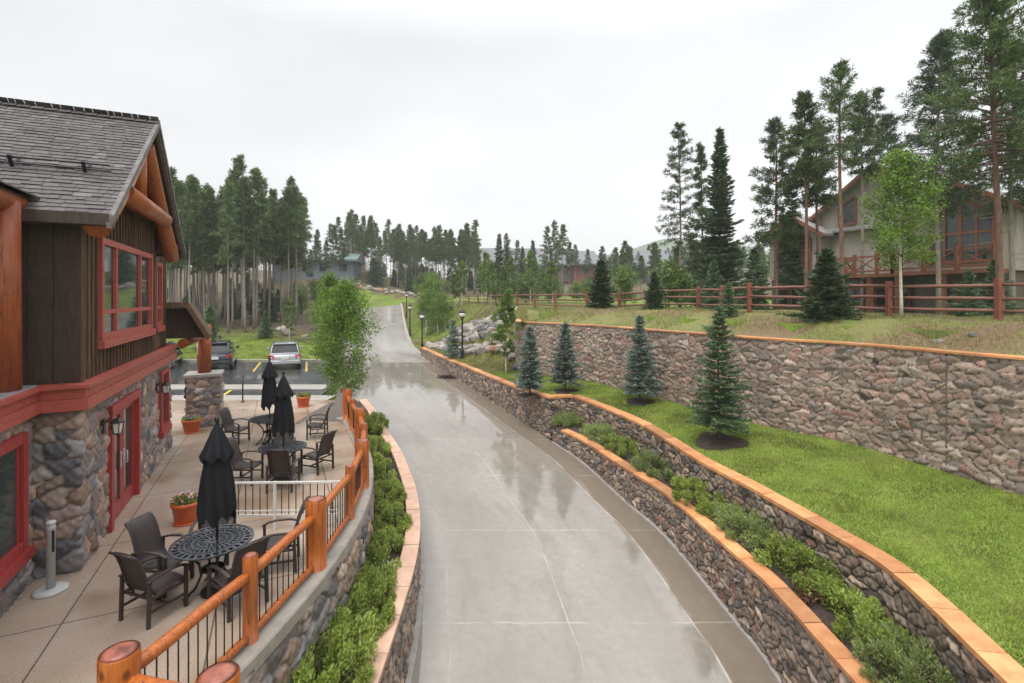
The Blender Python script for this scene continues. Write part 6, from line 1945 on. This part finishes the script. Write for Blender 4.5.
# ------------------------------------------------------------------ grass
def grass(name, X, Y, Z, h, w, mat, seed, lean=.5):
    rs = np.random.RandomState(seed); n = len(X)
    a = rs.rand(n) * 6.283; hh = h * rs.uniform(.5, 1.35, n); ww = w * rs.uniform(.7, 1.3, n)
    dx, dy = np.cos(a) * ww, np.sin(a) * ww
    lx, ly = rs.normal(size=n) * lean * hh, rs.normal(size=n) * lean * hh
    V = np.stack([np.stack([X - dx, Y - dy, Z - .01], 1), np.stack([X + dx, Y + dy, Z - .01], 1), np.stack([X + lx, Y + ly, Z + hh], 1)], 1).reshape(-1, 3)
    o = link_mesh(name, np_mesh(name, V, np.arange(3 * n).reshape(n, 3), MT[mat])); tag(o, kind='stuff'); return o
rs = np.random.RandomState(9)
n = 170000
Y = 4 + 23 * rs.rand(n) ** 1.5; r = rs.rand(n)
X = xW2(Y) + .30 + r * (xW3(Y) - .02 - xW2(Y) - .30)
ok = (X < xW3(Y)) & (X > xW2(Y) + .26)
for (sx, sy, *_q) in SPR: ok &= np.hypot(X - sx, Y - sy) > .62
X, Y = X[ok], Y[ok]
hv_ = .045 + .03 * (np.sin(X * 1.9 + 1.1 * np.sin(Y * 1.3)) * np.sin(Y * 1.6 + X * .5) > .45)
grass('lawn_grass', X, Y, lawn_z(X, Y), hv_, .007, 'grass_blades', 1, .6)
n = 46000
Y = 6 + 21.5 * rs.rand(n); s = rs.rand(n) * 6.5
X = xW3(np.minimum(Y, 26.6)) + .25 + s
pat = np.sin(X * 2.3 + 1.3 * np.sin(Y * 1.1)) + np.sin(Y * 1.9 + X * .7) + rs.normal(size=n) * .7
ok = pat > -.2
X, Y = X[ok], Y[ok]
grass('terrace_grass', X, Y, terr_z(X, Y), .10, .009, 'wild_grass', 2, .8)
n = 40000
Y = 26.8 + 19 * rs.rand(n); r = rs.rand(n)
inx_ = np.where(Y < 41.2, xW2(Y) + .3, xR(Y) + .35)
X = inx_ + r * (crest(Y) + .5 - inx_)
grass('bank_grass', X, Y, bank_z(X, Y), .12, .014, 'wild_grass', 3, .7)
n = 60000
Y = 33.7 + 16 * rs.rand(n) ** 1.3; X = -36 + rs.rand(n) * 24
ok = X < xL(Y) - .4
X, Y = X[ok], Y[ok]
grass('meadow_grass', X, Y, ground_z(X, Y), .10, .016, 'grass_blades', 4, .7)
n = 45000
Y = 25 + 48 * rs.rand(n); X = crest(Y) + .8 + 16 * rs.rand(n)
grass('plateau_grass', X, Y, ground_z(X, Y), .14, .02, 'wild_grass', 6, .8)
n = 30000
Y = 44 + 42 * rs.rand(n); X = xR(Y) + .35 + 7 * rs.rand(n) ** 1.3
grass('verge_grass', X, Y, ground_z(X, Y), .13, .02, 'wild_grass', 5, .7)

# ------------------------------------------------------------------ far wood, misty hill, haze
def far_wood():
    rs = np.random.RandomState(31)
    VV = []; n0 = 0
    src = []
    for tm, cr in VAR:
        v = np.empty(len(cr.vertices) * 3); cr.vertices.foreach_get('co', v); v = v.reshape(-1, 4, 3)
        src.append(v[rs.choice(len(v), 700, False)])
    k = 0
    while k < 260:
        d = rs.uniform(138, 215); px = rs.uniform(140, 1010)
        if 588 < px < 640 and rs.rand() < .8: continue
        x = col(px, d)
        s = rs.uniform(.55, .85) * (.7 if 470 < px < 660 else 1)
        a = rs.rand() * 6.28; v = src[rs.randint(7)] * np.array([s * 1.5, s * 1.5, s])
        c_, s_ = math.cos(a), math.sin(a)
        vx = v[..., 0] * c_ - v[..., 1] * s_; vy = v[..., 0] * s_ + v[..., 1] * c_
        VV.append(np.stack([vx + x, vy + d, v[..., 2] - rs.choice((3.0, 6.5, 8.5)) * s + gz(x, d)], -1)); k += 1
    V = np.concatenate(VV).reshape(-1, 3)
    o = link_mesh('distant_wood', np_mesh('distant_wood', V, np.arange(len(V)).reshape(-1, 4), MT['dark_needles'])); tag(o, kind='stuff')
far_wood()
xs = np.linspace(-350, 700, 90); ysh = np.linspace(420, 900, 30)
X, Y = np.meshgrid(xs, ysh)
Z = 18 + 62 * np.exp(-((X - 210) / 120) ** 2 - ((Y - 680) / 140) ** 2) + 40 * np.exp(-((X - 430) / 150) ** 2 - ((Y - 640) / 150) ** 2) - 30 * ss(520, 420, Y) + 3 * np.sin(X * .05) * np.sin(Y * .043)
w_ = len(xs); a_ = (np.arange(len(ysh) - 1)[:, None] * w_ + np.arange(w_ - 1)[None]).ravel()
MT['wooded_hill'] = pm('wooded_hill', (.045, .075, .035), (.09, .12, .055), .06, .9, bmp=.6, dist=1.5)
o = link_mesh('hills', np_mesh('hills', np.stack([X, Y, Z], -1).reshape(-1, 3), np.stack([a_, a_ + 1, a_ + w_ + 1, a_ + w_], 1), MT['wooded_hill'], True)); o['kind'] = 'structure'

hm = bpy.data.materials.new('haze'); hm.use_nodes = True
hn = hm.node_tree; hn.nodes.clear()
hv = hn.nodes.new('ShaderNodeVolumePrincipled'); ho = hn.nodes.new('ShaderNodeOutputMaterial')
hv.inputs['Color'].default_value = (.93, .95, .98, 1); hv.inputs['Density'].default_value = .00062; hv.inputs['Anisotropy'].default_value = .1
hn.links.new(hv.outputs[0], ho.inputs['Volume'])
mb = MB(); mb.box((0, 690, 40), (1860, 1520, 130)); hz = mb.build('haze', hm); tag(hz, kind='stuff')
hm.cycles.homogeneous_volume = True
